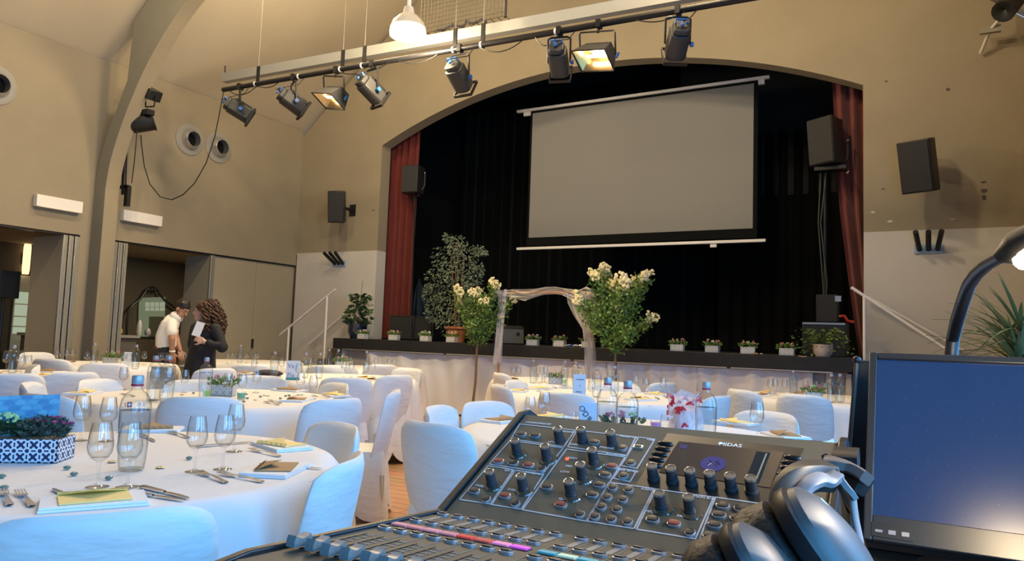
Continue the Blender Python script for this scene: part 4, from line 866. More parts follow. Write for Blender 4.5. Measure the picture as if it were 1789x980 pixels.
# ------------------------------------------------------------------ glassware and settings
ORD = ['leftmost', 'second', 'third', 'fourth', 'fifth', 'sixth', 'seventh', 'eighth', 'ninth', 'tenth', 'eleventh']
def order_labels(lst, what, key):
    nick = TAB[key][2]; out = {}
    for k, it in enumerate(sorted(lst, key=lambda i: i[0])):
        out[it] = ('only %s on %s' % (what, nick)) if len(lst) == 1 else ('leftmost %s on %s' % (what, nick) if k == 0 else '%s %s from the left on %s' % (ORD[k], what, nick))
    return out
GP = [(.032, 0), (.033, .0015), (.012, .006), (.0045, .012), (.004, .070), (.008, .078)]
BP = [(.008, .078), (.024, .088), (.034, .105), (.037, .125), (.033, .16), (.027, .195), (.0258, .195), (.0318, .16), (.0357, .125), (.0328, .106), (.0225, .0905), (.0, .0865)]
G_FOOT = MB().lathe([(0, 0), (.032, 0), (.033, .0015), (.012, .006), (.0045, .012)], 28).mesh('foot', M_GLASS)
G_STEM = MB().lathe([(.0045, .012), (.0038, .04), (.004, .070), (.008, .078)], 14).mesh('stem', M_GLASS)
G_BOWL = MB().lathe(BP, 32).mesh('bowl', M_GLASS)
G_ALL = MB().lathe(GP+BP[1:], 20).mesh('wine_glass', M_GLASS)
TUM = MB().lathe([(0, .004), (.03, .002), (.034, .01), (.038, .05), (.033, .095), (.0318, .095), (.0365, .05), (.0325, .012), (0, .009)], 24).mesh('tumbler', M_GLASS)
def height_at(x, yt, b):
    d = ray(x, yt); t = math.hypot(b.x, b.y)/math.hypot(d[0], d[1]); return CAMH+t*d[2]-b.z
def glasses(key, lst, near):
    lab = order_labels(lst, 'stemmed wine glass', key)
    for it in lst:
        x, yt, yb = it; q = atz(x, yb, ZT+.001); s = min(1.12, max(.82, height_at(x, yt, q)/.195))
        if near:
            t = thing('wine_glass', lab[it], 'wine glass', q, 0, 'wine glasses on the tables'); t.scale = (s, s, s); put('foot', G_FOOT, t); put('stem', G_STEM, t); put('bowl', G_BOWL, t)
        else:
            o = tag(put('wine_glass', G_ALL, None, q), lab[it], 'wine glass', 'wine glasses on the tables'); o.scale = (s, s, s)
glasses('a', [(170, 738, 851), (222, 738, 851), (340, 727, 824), (389, 725, 820), (409, 706, 789), (140, 692, 770), (186, 694, 771)], True)
glasses('b', [(270, 641, 699), (291, 642, 697), (321, 646, 686), (214, 649, 681), (397, 657, 694), (422, 659, 695), (447, 649, 686), (524, 655, 690), (546, 656, 697)], True)
glasses('c', [(10, 612, 649), (33, 612, 649), (36, 626, 653), (48, 626, 651)], False)
glasses('d', [(100, 614, 634), (116, 613, 632), (126, 613, 632), (151, 617, 639), (213, 619, 642), (224, 622, 643), (251, 616, 637), (279, 620, 640), (289, 619, 640), (321, 617, 636)], False)
glasses('e', [(443, 633, 655), (491, 631, 652), (520, 637, 664), (541, 625, 652), (600, 636, 659), (613, 637, 659), (639, 639, 659), (650, 639, 658)], False)
glasses('f', [(607, 627, 645), (656, 627, 646), (679, 629, 647), (688, 629, 647), (612, 625, 643)], False)
glasses('g', [(430, 618, 634), (445, 617, 635), (449, 618, 634), (397, 620, 635), (405, 622, 635)], False)
glasses('h', [(925, 693, 748), (950, 685, 745), (1322, 702, 768)], True)
glasses('i', [(942, 657, 684), (955, 655, 682), (1033, 665, 700), (1110, 660, 688), (1128, 667, 694), (1158, 664, 691), (1065, 647, 678)], False)
glasses('j', [(896, 641, 667), (905, 641, 667), (946, 641, 668), (952, 640, 668)], False)
glasses('k', [(1346, 666, 691), (1354, 666, 690), (1371, 669, 691), (1407, 667, 693), (1425, 672, 696), (1440, 673, 699)], False)
for i, (x, yt, yb, lb) in enumerate(((995, 703, 752, 'clear stemless tumbler beside the small blue card'), (1166, 713, 758, 'clear stemless tumbler left of the red and white gift bag'))):
    q = atz(x, yb, ZT+.001); tag(put('tumbler', TUM, None, q), lb, 'glass')
# bottles
def bottle_mesh():
    outer_ = [(0, .004), (.030, .0), (.037, .005), (.040, .03), (.0445, .10), (.0465, .17), (.0458, .200), (.041, .223), (.030, .240), (.019, .248), (.0155, .255), (.0155, .268)]
    cap = [(.0165, .262), (.0175, .264), (.0175, .290), (.0155, .296), (0, .297)]
    w = [(0, .008), (.034, .008), (.038, .03), (.0425, .10), (.0442, .165), (.044, .188), (0, .188)]
    return MB().lathe(outer_, 32).mesh('body', M_BOTTLE), MB().lathe(cap, 20).mesh('cap', mat('grey_cap', (.42, .43, .45), .35, metal=.3)), MB().lathe([(.0177, .263), (.0183, .263), (.0183, .269), (.0177, .269)], 20).mesh('seal_ring', mat('red_ring', (.5, .02, .05), .5)), MB().lathe(w, 28).mesh('water', M_WATER)
M_WATER = thin_glass('still_water', (.55, .62, .66), (.95, .97, .98), refl=.8)
B_BODY, B_CAP, B_RING, B_WAT = bottle_mesh()
M_INK = mat('dark_print', (.02, .03, .06), .5)
def wrap(r_): return lambda c: Vector((r_*math.sin(c.x/r_), r_*math.cos(c.x/r_), c.y))*1.0
RB = .0463
def bnd(o): return lambda c: Vector((RB*math.sin(-(c.x+o)/RB), RB*math.cos((c.x+o)/RB), c.y+.200))
T_SUI = textmesh('SUIS', .0165, M_INK, 0, 'LEFT', bend=bnd(-.036)); T_SUE = textmesh('E', .0165, M_INK, 0, 'LEFT', bend=bnd(.026))
def arcq(ua, ub, za, zb_, r_): return [[(r_*math.sin(-u/RB), r_*math.cos(u/RB), z) for u in (ua, ua*.67+ub*.33, ua*.33+ub*.67, ub)] for z in (za, zb_)]
X_SQ = MB().grid(arcq(.0085, .0235, .192, .209, RB)).mesh('red_square', mat('swiss_red', (.55, .02, .03), .5))
X_CR = MB().grid(arcq(.0110, .0210, .1988, .2022, RB-.0002)); X_CR.grid(arcq(.0144, .0176, .1950, .2060, RB-.0002)); X_CR = X_CR.mesh('white_cross', M_PAPER)
def bottles(key, lst, detail=False, green=()):
    lab = order_labels(lst, 'clear water bottle', key)
    for it in lst:
        x, yt, yb = it
        if yb is None:
            q = atz(x, yt, ZT+.295); q.z = ZT+.001; s = 1.0
        else:
            q = atz(x, yb, ZT+.001); s = min(1.04, max(.84, height_at(x, yt, q)/.297))
        t = thing('water_bottle', lab[it], 'bottle', q, 0, 'water bottles on the tables'); t.scale = (s, s, s)
        put('body', B_BODY, t); put('cap', B_CAP, t)
        if detail or key in 'bheik': put('seal_ring', B_RING, t)
        put('water', B_WAT, t)
        if detail:
            a = math.atan2(q.y, q.x)-math.pi/2+.08; t.rotation_euler = (0, 0, a); put('print', T_SUI, t); put('print', T_SUE, t); put('emblem', X_SQ, t); put('cross', X_CR, t)
bottles('a', [(229, 655, 822)], True)
bottles('b', [(267, 621, 700), (290, 621, 702), (357, 624, 697)])
bottles('c', [(21, 603, 652)]); bottles('d', [(163, 604, 638), (236, 602, 645)])
bottles('e', [(478, 615, 659), (532, 616, 660), (557, 616, 661)]); bottles('f', [(574, 612, 643), (590, 613, 644), (639, 613, 650)]); bottles('g', [(419, 606, 634)])
bottles('h', [(1062, 660, None), (1097, 666, None), (1234, 668, None)]); bottles('i', [(1011, 637, 688), (1042, 641, 694), (1073, 639, 692)])
bottles('j', [(931, 628, 669), (986, 630, 673), (1005, 632, 674)]); bottles('k', [(1386, 650, 692), (1453, 653, 703), (1468, 653, 703)])
# napkins with envelopes
def envelope_mesh(m):
    b = MB().span((-.08, -.055, 0), (.08, .055, .003)).mesh('pocket', m, 0)
    f = MB().add([(-.08, .055, .003), (.08, .055, .003), (0, -.012, .022), (-.08, .055, .0045), (.08, .055, .0045), (0, -.012, .0235)], [(0, 2, 1), (3, 4, 5), (0, 3, 5, 2), (1, 2, 5, 4), (0, 1, 4, 3)]).mesh('flap', m, 0)
    g = MB()
    g.add([(-.08+.16*k/12, .055+(.006 if k % 2 else 0), .004) for k in range(13)]+[(-.08+.16*k/12, .048, .012) for k in range(13)], [(k, k+1, 14+k, 13+k) for k in range(12)])
    return b, f, g.mesh('scalloped_edge', m, 0)
ENV = {'y': envelope_mesh(M_YEL), 'b': envelope_mesh(M_BRN)}
NAPK = MB().span((-.12, -.075, 0), (.12, .075, .006)).mesh('under_fold', M_NAPKIN, 0); NAPK2 = MB().span((-.118, -.072, .0065), (.117, .074, .012)).mesh('upper_fold', M_NAPKIN, 0)
def napkins(key, lst):
    lab = order_labels([(l[0], l[1]) for l in lst], 'folded napkin', key); lab2 = {}
    for col, w in (('y', 'yellow envelope'), ('b', 'brown envelope')): lab2.update(order_labels([(l[0], l[1]) for l in lst if l[2] == col], w, key))
    for l in lst:
        x, y, col = l[:3]; q = atz(x, y, ZT+.001); tx, ty = TAB[key][0]; a = math.atan2(ty-q.y, tx-q.x)-math.pi/2
        t = thing('napkin', lab[(x, y)], 'napkin', q, a, 'folded napkins on the tables'); put('under_fold', NAPK, t); put('upper_fold', NAPK2, t)
        if col in ENV:
            e = thing('envelope', lab2[(x, y)], 'envelope', q+Vector((0, 0, .013)), a+(l[3] if len(l) > 3 else random.uniform(-.4, .4)), 'paper envelopes on the napkins')
            for nm_, me in zip(('pocket', 'flap', 'scalloped_edge'), ENV[col]): put(nm_, me, e)
napkins('a', [(165, 879, 'y', .05), (492, 781, 'y', .3), (484, 823, 'b', .2), (265, 752, 'b', .3), (-60, 800, '')])
napkins('b', [(145, 688, 'y'), (519, 700, 'b'), (588, 692, 'y'), (506, 683, 'b')])
napkins('c', [(84, 657, 'y'), (-20, 655, 'y'), (88, 650, 'b')]); napkins('d', [(122, 634, 'b'), (330, 640, ''), (285, 641, '')])
napkins('e', [(424, 653, 'b'), (655, 665, 'b'), (640, 662, 'y'), (470, 660, 'b')]); napkins('f', [(700, 648, 'b'), (690, 646, 'y'), (575, 650, 'b'), (580, 645, '')]); napkins('g', [(415, 637, '')])
napkins('h', [(1285, 740, 'y'), (1372, 763, 'b'), (876, 736, 'b'), (958, 730, 'y')]); napkins('i', [(905, 684, 'y'), (941, 680, 'y'), (1120, 699, 'y'), (1150, 690, 'y')])
napkins('j', [(893, 664, 'b'), (886, 661, 'y')]); napkins('k', [(1327, 691, 'b'), (1335, 687, 'y'), (1396, 689, 'b')])
st_ = atz(110, 626, ZT)
# cutlery
def fork_parts():
    h = MB(); P = []
    for x, w, z in ((.075, .0035, .006), (.10, .0035, .007), (.15, .006, .005), (.195, .009, .002), (.20, .006, .002)): P.append([(x, -w, z), (x, w, z), (x, w, z+.002), (x, -w, z+.002)])
    h.grid(P, closed=True)
    d = MB(); P = []
    for x, w, z in ((.045, .012, .004), (.06, .012, .002), (.075, .0035, .006)): P.append([(x, -w, z), (x, w, z), (x, w, z+.0018), (x, -w, z+.0018)])
    d.grid(P, closed=True)
    for k in range(4): d.box((.024, -.0105+.007*k, .006), (.048, .0034, .002), Matrix.Rotation(R(4), 3, 'Y'))
    return h.mesh('handle', M_STEEL, 30), d.mesh('tines', M_STEEL, 30)
def knife_parts():
    h = MB(); P = []
    for x, w in ((.11, .004), (.13, .007), (.20, .009), (.222, .008), (.225, .004)): P.append([(x, -w, .001), (x, w, .001), (x, w, .006), (x, -w, .006)])
    h.grid(P, closed=True); b = MB(); P = []
    for x, w in ((0, .001), (.012, .006), (.05, .009), (.10, .008), (.112, .004)): P.append([(x, -w, .002), (x, w*.6, .002), (x, w*.6, .0042), (x, -w, .0042)])
    b.grid(P, closed=True); return h.mesh('handle', M_STEEL, 30), b.mesh('blade', M_STEEL, 30)
FK, KN = fork_parts(), knife_parts()
def cutlery(kind, x0, y0, x1, y1, lb):
    a, b = atz(x0, y0, ZT+.002), atz(x1, y1, ZT+.002); t = thing(kind, lb, kind, a, math.atan2(b.y-a.y, b.x-a.x), 'cutlery on the tables')
    me = FK if kind == 'fork' else KN
    put('handle', me[0], t); put('tines' if kind == 'fork' else 'blade', me[1], t)
cutlery('fork', 3, 858, 27, 902, 'fork at the left frame edge on the nearest table'); cutlery('fork', 33, 860, 70, 901, 'fork just left of the front napkin with yellow envelope'); cutlery('knife', 322, 876, 232, 862, 'front knife right of the yellow envelope napkin'); cutlery('knife', 330, 872, 254, 853, 'rear knife right of the yellow envelope napkin'); cutlery('knife', 92, 855, 112, 864, 'knife whose tip peeks out above the front napkin')
cutlery('fork', 347, 826, 392, 843, 'left fork beside the brown envelope napkin on the nearest table'); cutlery('fork', 384, 828, 470, 845, 'right fork beside the brown envelope napkin on the nearest table'); cutlery('knife', 440, 773, 405, 776, 'knife behind the glass left of the far yellow envelope'); cutlery('fork', 437, 786, 480, 796, 'fork in front of the far yellow envelope napkin'); cutlery('knife', 562, 820, 495, 815, 'knife behind the brown envelope on the nearest table'); cutlery('fork', 298, 756, 330, 766, 'fork beside the brown envelope behind the tall bottle'); cutlery('knife', 270, 772, 258, 766, 'knife beside the brown envelope behind the tall bottle')
for i, (a, b, c_, d) in enumerate(((462, 703, 482, 707), (470, 700, 496, 706), (212, 689, 240, 694), (545, 692, 560, 694))): cutlery('fork', a, b, c_, d, ['left fork beside the brown envelope on the second table', 'right fork beside the brown envelope on the second table', 'fork left of the paired bottles on the second table', 'fork under the right glasses of the second table'][i])
for i, (a, b, c_, d) in enumerate(((1340, 757, 1362, 760), (1352, 766, 1375, 768), (966, 676, 978, 682), (1160, 692, 1170, 698), (1145, 694, 1155, 700))): cutlery('knife', a, b, c_, d, ['knife left of the brown envelope on the console table', 'front knife by the brown envelope on the console table', 'knife on the blue card table near the yellow envelopes', 'right knife on the blue card table', 'left knife right of the glasses on the blue card table'][i])
# glass gems and gold pebbles strewn on the nearest and second tables
GEM = MB().ball((0, 0, .006), (.011, .011, .006), 12).mesh('glass_gem', mat('green_glass_gem', (.25, .42, .38), .1, trans=.6)); PEB = MB().ball((0, 0, .003), (.014, .014, .003), 14).mesh('gold_pebble', mat('gold_pebble', (.50, .42, .22), .35, metal=.6))
gl = [(117, 820, 0), (129, 831, 0), (190, 838, 0), (3, 835, 0), (7, 855, 0), (330, 803, 0), (280, 818, 1), (196, 808, 1), (430, 690, 0), (432, 697, 0), (446, 699, 1), (462, 691, 1), (468, 692, 1), (490, 697, 0), (499, 693, 0), (455, 694, 0), (318, 690, 1), (338, 688, 0), (505, 692, 0), (426, 703, 0)]
bynk = {}
for x, y, k in gl: bynk.setdefault((('a' if y > 760 else 'b'), k), []).append((x, y))
for (key, k), l in bynk.items():
    lab = order_labels(l, ['green glass gem', 'gold pebble'][k], key)
    for it in l: tag(put(['glass_gem', 'gold_pebble'][k], [GEM, PEB][k], None, atz(it[0], it[1], ZT+.001)), lab[it], 'table gem', 'gems strewn on the tables')
# tea lights
for x, y, col, lb in ((361, 693.5, (.32, .75, .06), 'lime green tea light before the flower box on the second table'), (421, 698, (.10, .5, .30), 'green tea light at the right of the second table'), (986, 670, (.45, .8, .15), 'lime tea light beside the arch table flower box'), (1145, 752, (.45, .22, .60), 'purple tea light left of the gift bag'), (1018, 690, (.1, .5, .4), 'teal tea light at the foot of the tall blue card')):
    q = atz(x, y, ZT+.001); t = thing('tea_light', lb, 'candle', q, 0, 'coloured tea lights on the tables')
    MB().lathe([(0, .002), (.024, 0), (.028, .05), (.0265, .05), (.023, .006), (0, .005)], 20).build('glass_cup', M_GLASS, t); MB().lathe([(0, .007), (.0225, .007), (.0262, .042), (0, .042)], 20).build('wax', mat('wax_'+lb[:6], col, .5), t)
# flower boxes on the tables
q = atz(30, 812, ZT+.001)
fb = thing('flower_box', 'navy rosette print flower box with pink blooms on the nearest table', 'flower box', atz(47, 803, ZT+.001), R(38), None)
w, d, h = .235, .13, .075
b = MB(); b.span((-w/2, -d/2, 0), (w/2, -d/2+.005, h)); b.span((-w/2, d/2-.005, 0), (w/2, d/2, h)); b.span((-w/2, -d/2, 0), (-w/2+.005, d/2, h)); b.span((w/2-.005, -d/2, 0), (w/2, d/2, h)); b.span((-w/2, -d/2, 0), (w/2, d/2, .005)); b.build('planter', M_TILEB, fb)
b = MB(); b.span((-w/2+.004, -d/2+.005, h-.003), (w/2-.004, d/2-.005, h-.0005)); b.build('liner', M_WOODP, fb)
lf = MB(); bl_ = MB(); g2 = MB()
for k in range(420):
    v = rsph(); p = Vector((.045+v.x*.075, v.y*.055, h+.025+v.z*.035)); leafmesh(lf, p, Vector((v.x, v.y, v.z*.6+.25))+rv(.5), .022, .013)
for k in range(60):
    v = rsph(); p = Vector((-.075+v.x*.05, v.y*.05, h+.015+v.z*.02)); leafmesh(g2, p, Vector((v.x, v.y, .3))+rv(.3), .045, .03)
for (x, y, z) in ((.02, .0, .065), (.05, -.02, .062), (.07, .02, .068), (.09, -.01, .058), (.115, .0, .052), (.035, .03, .066)):
    for k in range(9):
        a = k*.7; leafmesh(bl_, (x, y, h+z-.008), (math.cos(a), math.sin(a), .25), .022, .011)
gb = MB()
for k in range(55):
    v = rsph().normalized(); gb.ball((-.075+v.x*.038, v.y*.035, h+.05+abs(v.z)*.025), .0055, 6)
stuff(lf.build('rose_foliage', mat('dull_green_leaf', (.06, .09, .07), .5, var=.3, vscale=60), fb, ang=0)); stuff(g2.build('kalanchoe_leaves', M_DLEAF, fb, ang=0)); stuff(bl_.build('pink_blooms', mat('magenta_petal', (.50, .09, .24), .6), fb, ang=0)); stuff(gb.build('green_buds', M_GBLOOM, fb))
for x, y, s, lb in ((390, 691, .62, 'flower box with pink and white blooms on the second table'), (195, 638, .72, 'flower box on the table before the people'), (970, 671, .58, 'flower box with dark leaves on the arch table'), (1420, 700, .62, 'flower box on the right stage table behind the chair'), (597, 643, .7, 'small dark plant box on the left stage table')):
    t = flower_box(atz(x, y, ZT+.001), lb, .5, s, (2, 3), 'flower boxes on the tables', 0)
flower_box(atz(1085, 772, ZT+.001), 'patterned flower box with burgundy blooms behind the mixing console', .3, .62, (2, 2, 3), 'flower boxes on the tables', 1)
# cards
def squiggle(mb, x0, z, n, s, y, th=.0012):
    rnd = random.Random(int(x0*1e4)+n); pts = []
    for k in range(n*6): pts.append((x0+k*s*.16, y, z+s*.5*math.sin(k*1.9)*rnd.uniform(.3, 1)))
    mb.tube(pts, th, 4)
def card(x, y0, y1, wpx, lb, col, tilt=0, kind='plain', zb=ZT):
    b = atz(x, y1, zb+.001); H = height_at(x, y0, b); dd = (b-Vector(CO)); dist = math.hypot(dd.x, dd.y); w = wpx/FPX*dist
    yaw = math.atan2(b.y, b.x)-math.pi/2; t = thing('name_card', lb, 'card', b, yaw+tilt, 'name cards on the tables')
    MB().span((-w/2, 0, 0), (w/2, .003, H)).build('card', col, t)
    MB().add([(-w/2, .003, H), (w/2, .003, H), (w/2, .07, 0), (-w/2, .07, 0)], [(0, 1, 2, 3)]).build('back_leaf', col, t, ang=0)
    ink = MB()
    if kind == 'script':
        for i, (zz, n) in enumerate(((.78, 5), (.5, 1), (.25, 4))): ink = MB(); squiggle(ink, -w*.32 if n > 1 else -w*.05, H*zz, n, w*.14, -.001, w*.012); ink.build('handwriting', M_INK, t)
    if kind == 'letters':
        for i, ch_ in enumerate('ODRA'):
            me = textmesh(ch_, H*.27, M_INK, .0003, M=Matrix.Translation((-w*.36+w*.21*i, -.0012, H*(.80-.17*i))) @ Matrix.Rotation(R(90), 4, 'X') @ Matrix.Rotation(R(-35), 4, 'Z')); put('letter', me, t)
    if kind == 'va':
        for s_, zz in (('Va', .72), ('Fle', .25)): put('letter', textmesh(s_, H*.33, mat('grey_ink', (.25, .3, .35), .5), .0003, 'LEFT', M=Matrix.Translation((-w*.42, -.0012, H*zz)) @ Matrix.Rotation(R(90), 4, 'X')), t)
        MB().box((0, -.004, .012), (w, .006, .024)).build('teal_base', mat('teal', (.08, .32, .30), .5), t)
    return t, w, H
M_BCARD = mat('pale_blue_card', (.50, .66, .84), .6)
card(511, 630, 664, 22, 'white name card with grey script among the bottles', M_PAPER, 0, 'va'); card(1012, 654, 695, 21, 'tall leaning pale blue card with script', M_BCARD, .1, 'script')
card(1027, 704, 758, 31, 'pale blue card with diagonal letters behind the console', M_BCARD, .1, 'letters'); card(222, 615, 641, 11, 'small white card on the table before the people', M_PAPER)
t, w, H = card(28, 691, 800, 100, 'large blue scale-pattern card behind the flower box', mat('mid_blue_card', (.10, .30, .46), .6), .25)
sc_ = [mat('scale_blue_%d' % i, c, .6) for i, c in enumerate(((.13, .36, .50), (.08, .24, .40), (.16, .40, .52)))]
r0 = w/7
for j in range(9):
    for i in range(8):
        x = -w/2+(i+(.5 if j % 2 else 0))*w/7; z = H-.012-j*r0*.55
        if z < .02 or abs(x) > w/2-.002: continue
        q_ = [(min(w/2, max(-w/2, x+r0*.5*math.cos(math.pi*k/8))), -.0004-.00015*j, min(H, z+r0*.5*math.sin(math.pi*k/8))) for k in range(9)]
        put('scale', MB().prism(q_, (0, -.0003, 0)).mesh('scale', sc_[(i+j*2) % 3], 0), t)
# gift bag
q = atz(1195, 752, ZT+.001); t = thing('gift_bag', 'clear gift bag with red ribbons beside the tall bottle', 'bag', q)
mcl = mat('cellophane', (.88, .72, .74), .25, var=.25, vscale=22); mcl.node_tree.nodes['Principled BSDF'].inputs['Alpha'].default_value = .45
n = 28; P = []
for i in range(11):
    v = i/10; row = []
    for j in range(n):
        a = 6.2832*j/n; r_ = (.085+.012*math.sin(3*a+v*4)+.008*math.sin(7*a))*(1-.15*v)*(1 if v < .8 else 1.06); row.append((r_*math.cos(a), r_*math.sin(a)*.8, .2*v+.012*math.sin(4*a)*v))
    P.append(row)
MB().grid(P, closed=True).build('cellophane', mcl, t, ang=60)
MB().lathe([(0, .004), (.066, .004), (.07, .05), (.06, .11), (0, .13)], 20).build('contents', mat('pale_pink_sweets', (.75, .55, .52), .6, var=.2, vscale=30), t)
rbm = mat('red_ribbon', (.62, .03, .05), .4)
for k in range(22):
    a = random.uniform(0, 6.28); z = random.uniform(.02, .18); c0 = Vector((.082*math.cos(a), .068*math.sin(a), z)); MB().tube([c0+rv(.012), c0+Vector((-math.sin(a)*.02, math.cos(a)*.016, .008)), c0+Vector((-math.sin(a)*.04, math.cos(a)*.03, -.004))], [.005, .010, .004], 6).build('ribbon', rbm, t)
# dark folded clothes on the name card table
q = atz(470, 657, ZT+.001); tag(MB().ball(q+Vector((0, 0, .03)), (.17, .10, .035), 14).build('folded_scarf', mat('dark_violet_cloth', (.035, .03, .05), .8)), 'dark violet folded scarf on the name card table', 'scarf')
q = atz(1195-75, 760, ZT)
# ================================================================== people
def hor(px): return PCY+FPX*math.tan(PITCH)+.0349*(px-PCX)
class Person:
    def __init__(s, px0, D, name, lb):
        s.px0, s.m = px0, D/FPX; s.D = D
        # stand on the floor at depth D along the sight direction
        h = np.array([CF[0], CF[1], 0]); h /= np.linalg.norm(h); lat = (px0-PCX)/FPX*D
        b = Vector((h[0]*D+math.cos(YAW)*lat, h[1]*D+math.sin(YAW)*lat, 0)); s.t = thing(name, lb, 'person', b, YAW)
    def p(s, px, py, y=0): k = (s.D+y)/FPX; return Vector(((px-PCX)*k-(s.px0-PCX)*s.m, y, CAMH-(py-hor(px))*k))
def capsule(mb, pts, rs, n=12):
    mb.tube(pts, rs, n)
    for p, r_ in zip(pts, rs): mb.ball(p, r_*.995, n)
def remeshed(mb, name, m, parent, vox, sm=2):
    o = mb.build(name, m, parent, ang=0); r_ = o.modifiers.new('surface', 'REMESH'); r_.mode = 'VOXEL'; r_.voxel_size = vox; r_.use_smooth_shade = True
    s = o.modifiers.new('smooth', 'SMOOTH'); s.factor = .5; s.iterations = sm; return o
def hand(mb, w, d, up, s=1.0, curl=.3):
    # palm with four fingers and a thumb; w wrist, d finger direction, up back-of-hand normal
    d = Vector(d).normalized(); up = Vector(up); up = (up-d*up.dot(d)).normalized(); sd = d.cross(up); w = Vector(w)
    for k in range(4):
        o = w+d*.02+sd*(k-1.5)*.019*s; e = w+d*.085*s+sd*(k-1.5)*.021*s; capsule(mb, [o, e], [.013*s, .011*s], 8)
        L_ = [.062, .075, .070, .052][k]*s; f1 = e+(d*math.cos(curl)-up*math.sin(curl))*L_*.55; f2 = f1+(d*math.cos(curl*2.2)-up*math.sin(curl*2.2))*L_*.45; capsule(mb, [e, f1, f2], [.0105*s, .0095*s, .008*s], 8)
    o = w+d*.03*s+sd*-.03*s; th = o+(d*.55-sd*.8-up*.2).normalized()*.04*s; capsule(mb, [o, th, th+(d*.85-sd*.3-up*.3).normalized()*.032*s], [.014*s, .012*s, .009*s], 8)
def head_shape(mb, c, fw, upv, s=1.0):
    fw = Vector(fw).normalized(); upv = Vector(upv); upv = (upv-fw*upv.dot(fw)).normalized(); sd = fw.cross(upv); Mx = Matrix((fw, sd, upv)).transposed()
    def a(x, y, z): return c+Mx @ Vector((x, y, z))*s
    mb.ball(a(-.012, 0, .03), (.098*s, .077*s, .095*s), 18, Mx); mb.ball(a(.025, 0, -.045), (.062*s, .057*s, .075*s), 16, Mx); mb.ball(a(.06, 0, -.095), (.024*s, .03*s, .02*s), 10, Mx)
    capsule(mb, [a(.082, 0, .012), a(.104, 0, -.028)], [.009*s, .015*s], 8); mb.ball(a(.079, 0, -.060), (.016*s, .024*s, .008*s), 10, Mx); mb.ball(a(.077, 0, -.072), (.015*s, .022*s, .008*s), 10, Mx)
    mb.ball(a(.066, 0, .032), (.028*s, .055*s, .014*s), 10, Mx)
    for q in (-1, 1): mb.ball(a(-.012, q*.078, -.012), (.022*s, .010*s, .033*s), 10, Mx)
    return a, Mx
def face_parts(a, Mx, t, s, brow):
    for q in (-1, 1):
        MB().ball(a(.078, q*.031, .012), (.009*s, .015*s, .008*s), 10, Mx).build('eye', mat('eye_white', (.5, .46, .42), .3), t); MB().ball(a(.084, q*.031, .012), (.005*s, .007*s, .007*s), 8, Mx).build('iris', mat('dark_iris', (.02, .012, .008), .2), t)
        MB().box(a(.086, q*.032, .034), (.010*s, .036*s, .008*s), Mx).build('eyebrow', brow, t, bevel=.002)
# man: white short-sleeved shirt, bending forward to the right
P_ = Person(295, 9.75, 'person', 'person in white short-sleeved shirt and dark trousers leaning forward by the opening'); p = P_.p; T_ = P_.t
sk = MB(); hc = p(321, 541, .0); fw = Vector((.80, -.25, -.52)); a, Mx = head_shape(sk, hc, fw, Vector((.50, 0, .85)), .96)
capsule(sk, [p(305, 562, .02), p(314, 551, .0)], [.068, .058])
sh = p(303, 567, -.15); el = p(307, 592, -.19); wr = p(309, 616, -.15)
capsule(sk, [sh, el, wr], [.05, .045, .030]); hand(sk, wr, (.12, .05, -1), (.3, -1, 0), 1.0, .35)
sh2 = p(306, 567, .17); el2 = p(315, 592, .2); wr2 = p(322, 612, .12); capsule(sk, [sh2, el2, wr2], [.05, .042, .03]); hand(sk, wr2, (.4, -.2, -1), (.6, -.6, .3), 1.0, .4)
capsule(sk, [p(300, 568, .0), p(296, 600, 0)], [.10, .11]); remeshed(sk, 'body', M_SKIN, T_, .0075)
face_parts(a, Mx, T_, .96, M_HAIRD)
hr = MB(); hr.ball(a(-.024, 0, .050), (.104, .084, .092), 18, Mx); 
for k in range(70):
    v = rsph().normalized(); v.z = abs(v.z)
    if v.x > .55: continue
    hr.ball(a(-.022+v.x*.10, v.y*.082, .052+v.z*.088), .016, 6)
remeshed(hr, 'hair', M_HAIRD, T_, .007)
bd_ = MB()
for q in (-1, 1): capsule(bd_, [a(.0, q*.066, -.03), a(.02, q*.062, -.075), a(.055, q*.032, -.108), a(.078, 0, -.112)], [.004, .006, .010, .012], 8)
capsule(bd_, [a(.088, -.02, -.05), a(.096, 0, -.047), a(.088, .02, -.05)], [.005, .006, .005], 6); remeshed(bd_, 'beard', M_HAIRD, T_, .006)
s_ = MB(); capsule(s_, [p(311, 555, 0), p(304, 563, .0)], [.075, .11]); s_.ball(p(302, 568, 0), (.10, .175, .08), 16)
capsule(s_, [p(300, 570, -.08), p(296, 588, -.07), p(297, 604, -.05)], [.115, .125, .125]); capsule(s_, [p(301, 570, .09), p(297, 588, .07), p(299, 604, .05)], [.115, .125, .12])
capsule(s_, [sh+Vector((-.01, .03, .01)), p(305, 580, -.17)], [.075, .072]); capsule(s_, [sh2, p(309, 580, .19)], [.07, .065])
remeshed(s_, 'shirt', M_SHIRT, T_, .011, 3)
cl = MB(); capsule(cl, [p(309, 553, -.02), p(315, 555, .0)], [.07, .066]); remeshed(cl, 'collar', M_SHIRT, T_, .009)
MB().lathe([(.132, -.022), (.135, -.02), (.135, .02), (.132, .022)], 28, p(298, 607, 0), Matrix.Diagonal((1, 1.18, 1))).build('belt', M_BELT, T_)
tr = MB(); capsule(tr, [p(298, 611, -.06), p(297, 622, -.06)], [.12, .125]); capsule(tr, [p(298, 611, .06), p(297, 622, .06)], [.12, .125])
hipz = p(297, 622).z
for q in (-1, 1): capsule(tr, [Vector((.01, q*.09, hipz)), Vector((.0, q*.10, .48)), Vector((-.04, q*.11, .10))], [.105, .075, .06])
remeshed(tr, 'trousers', M_TROU, T_, .012)
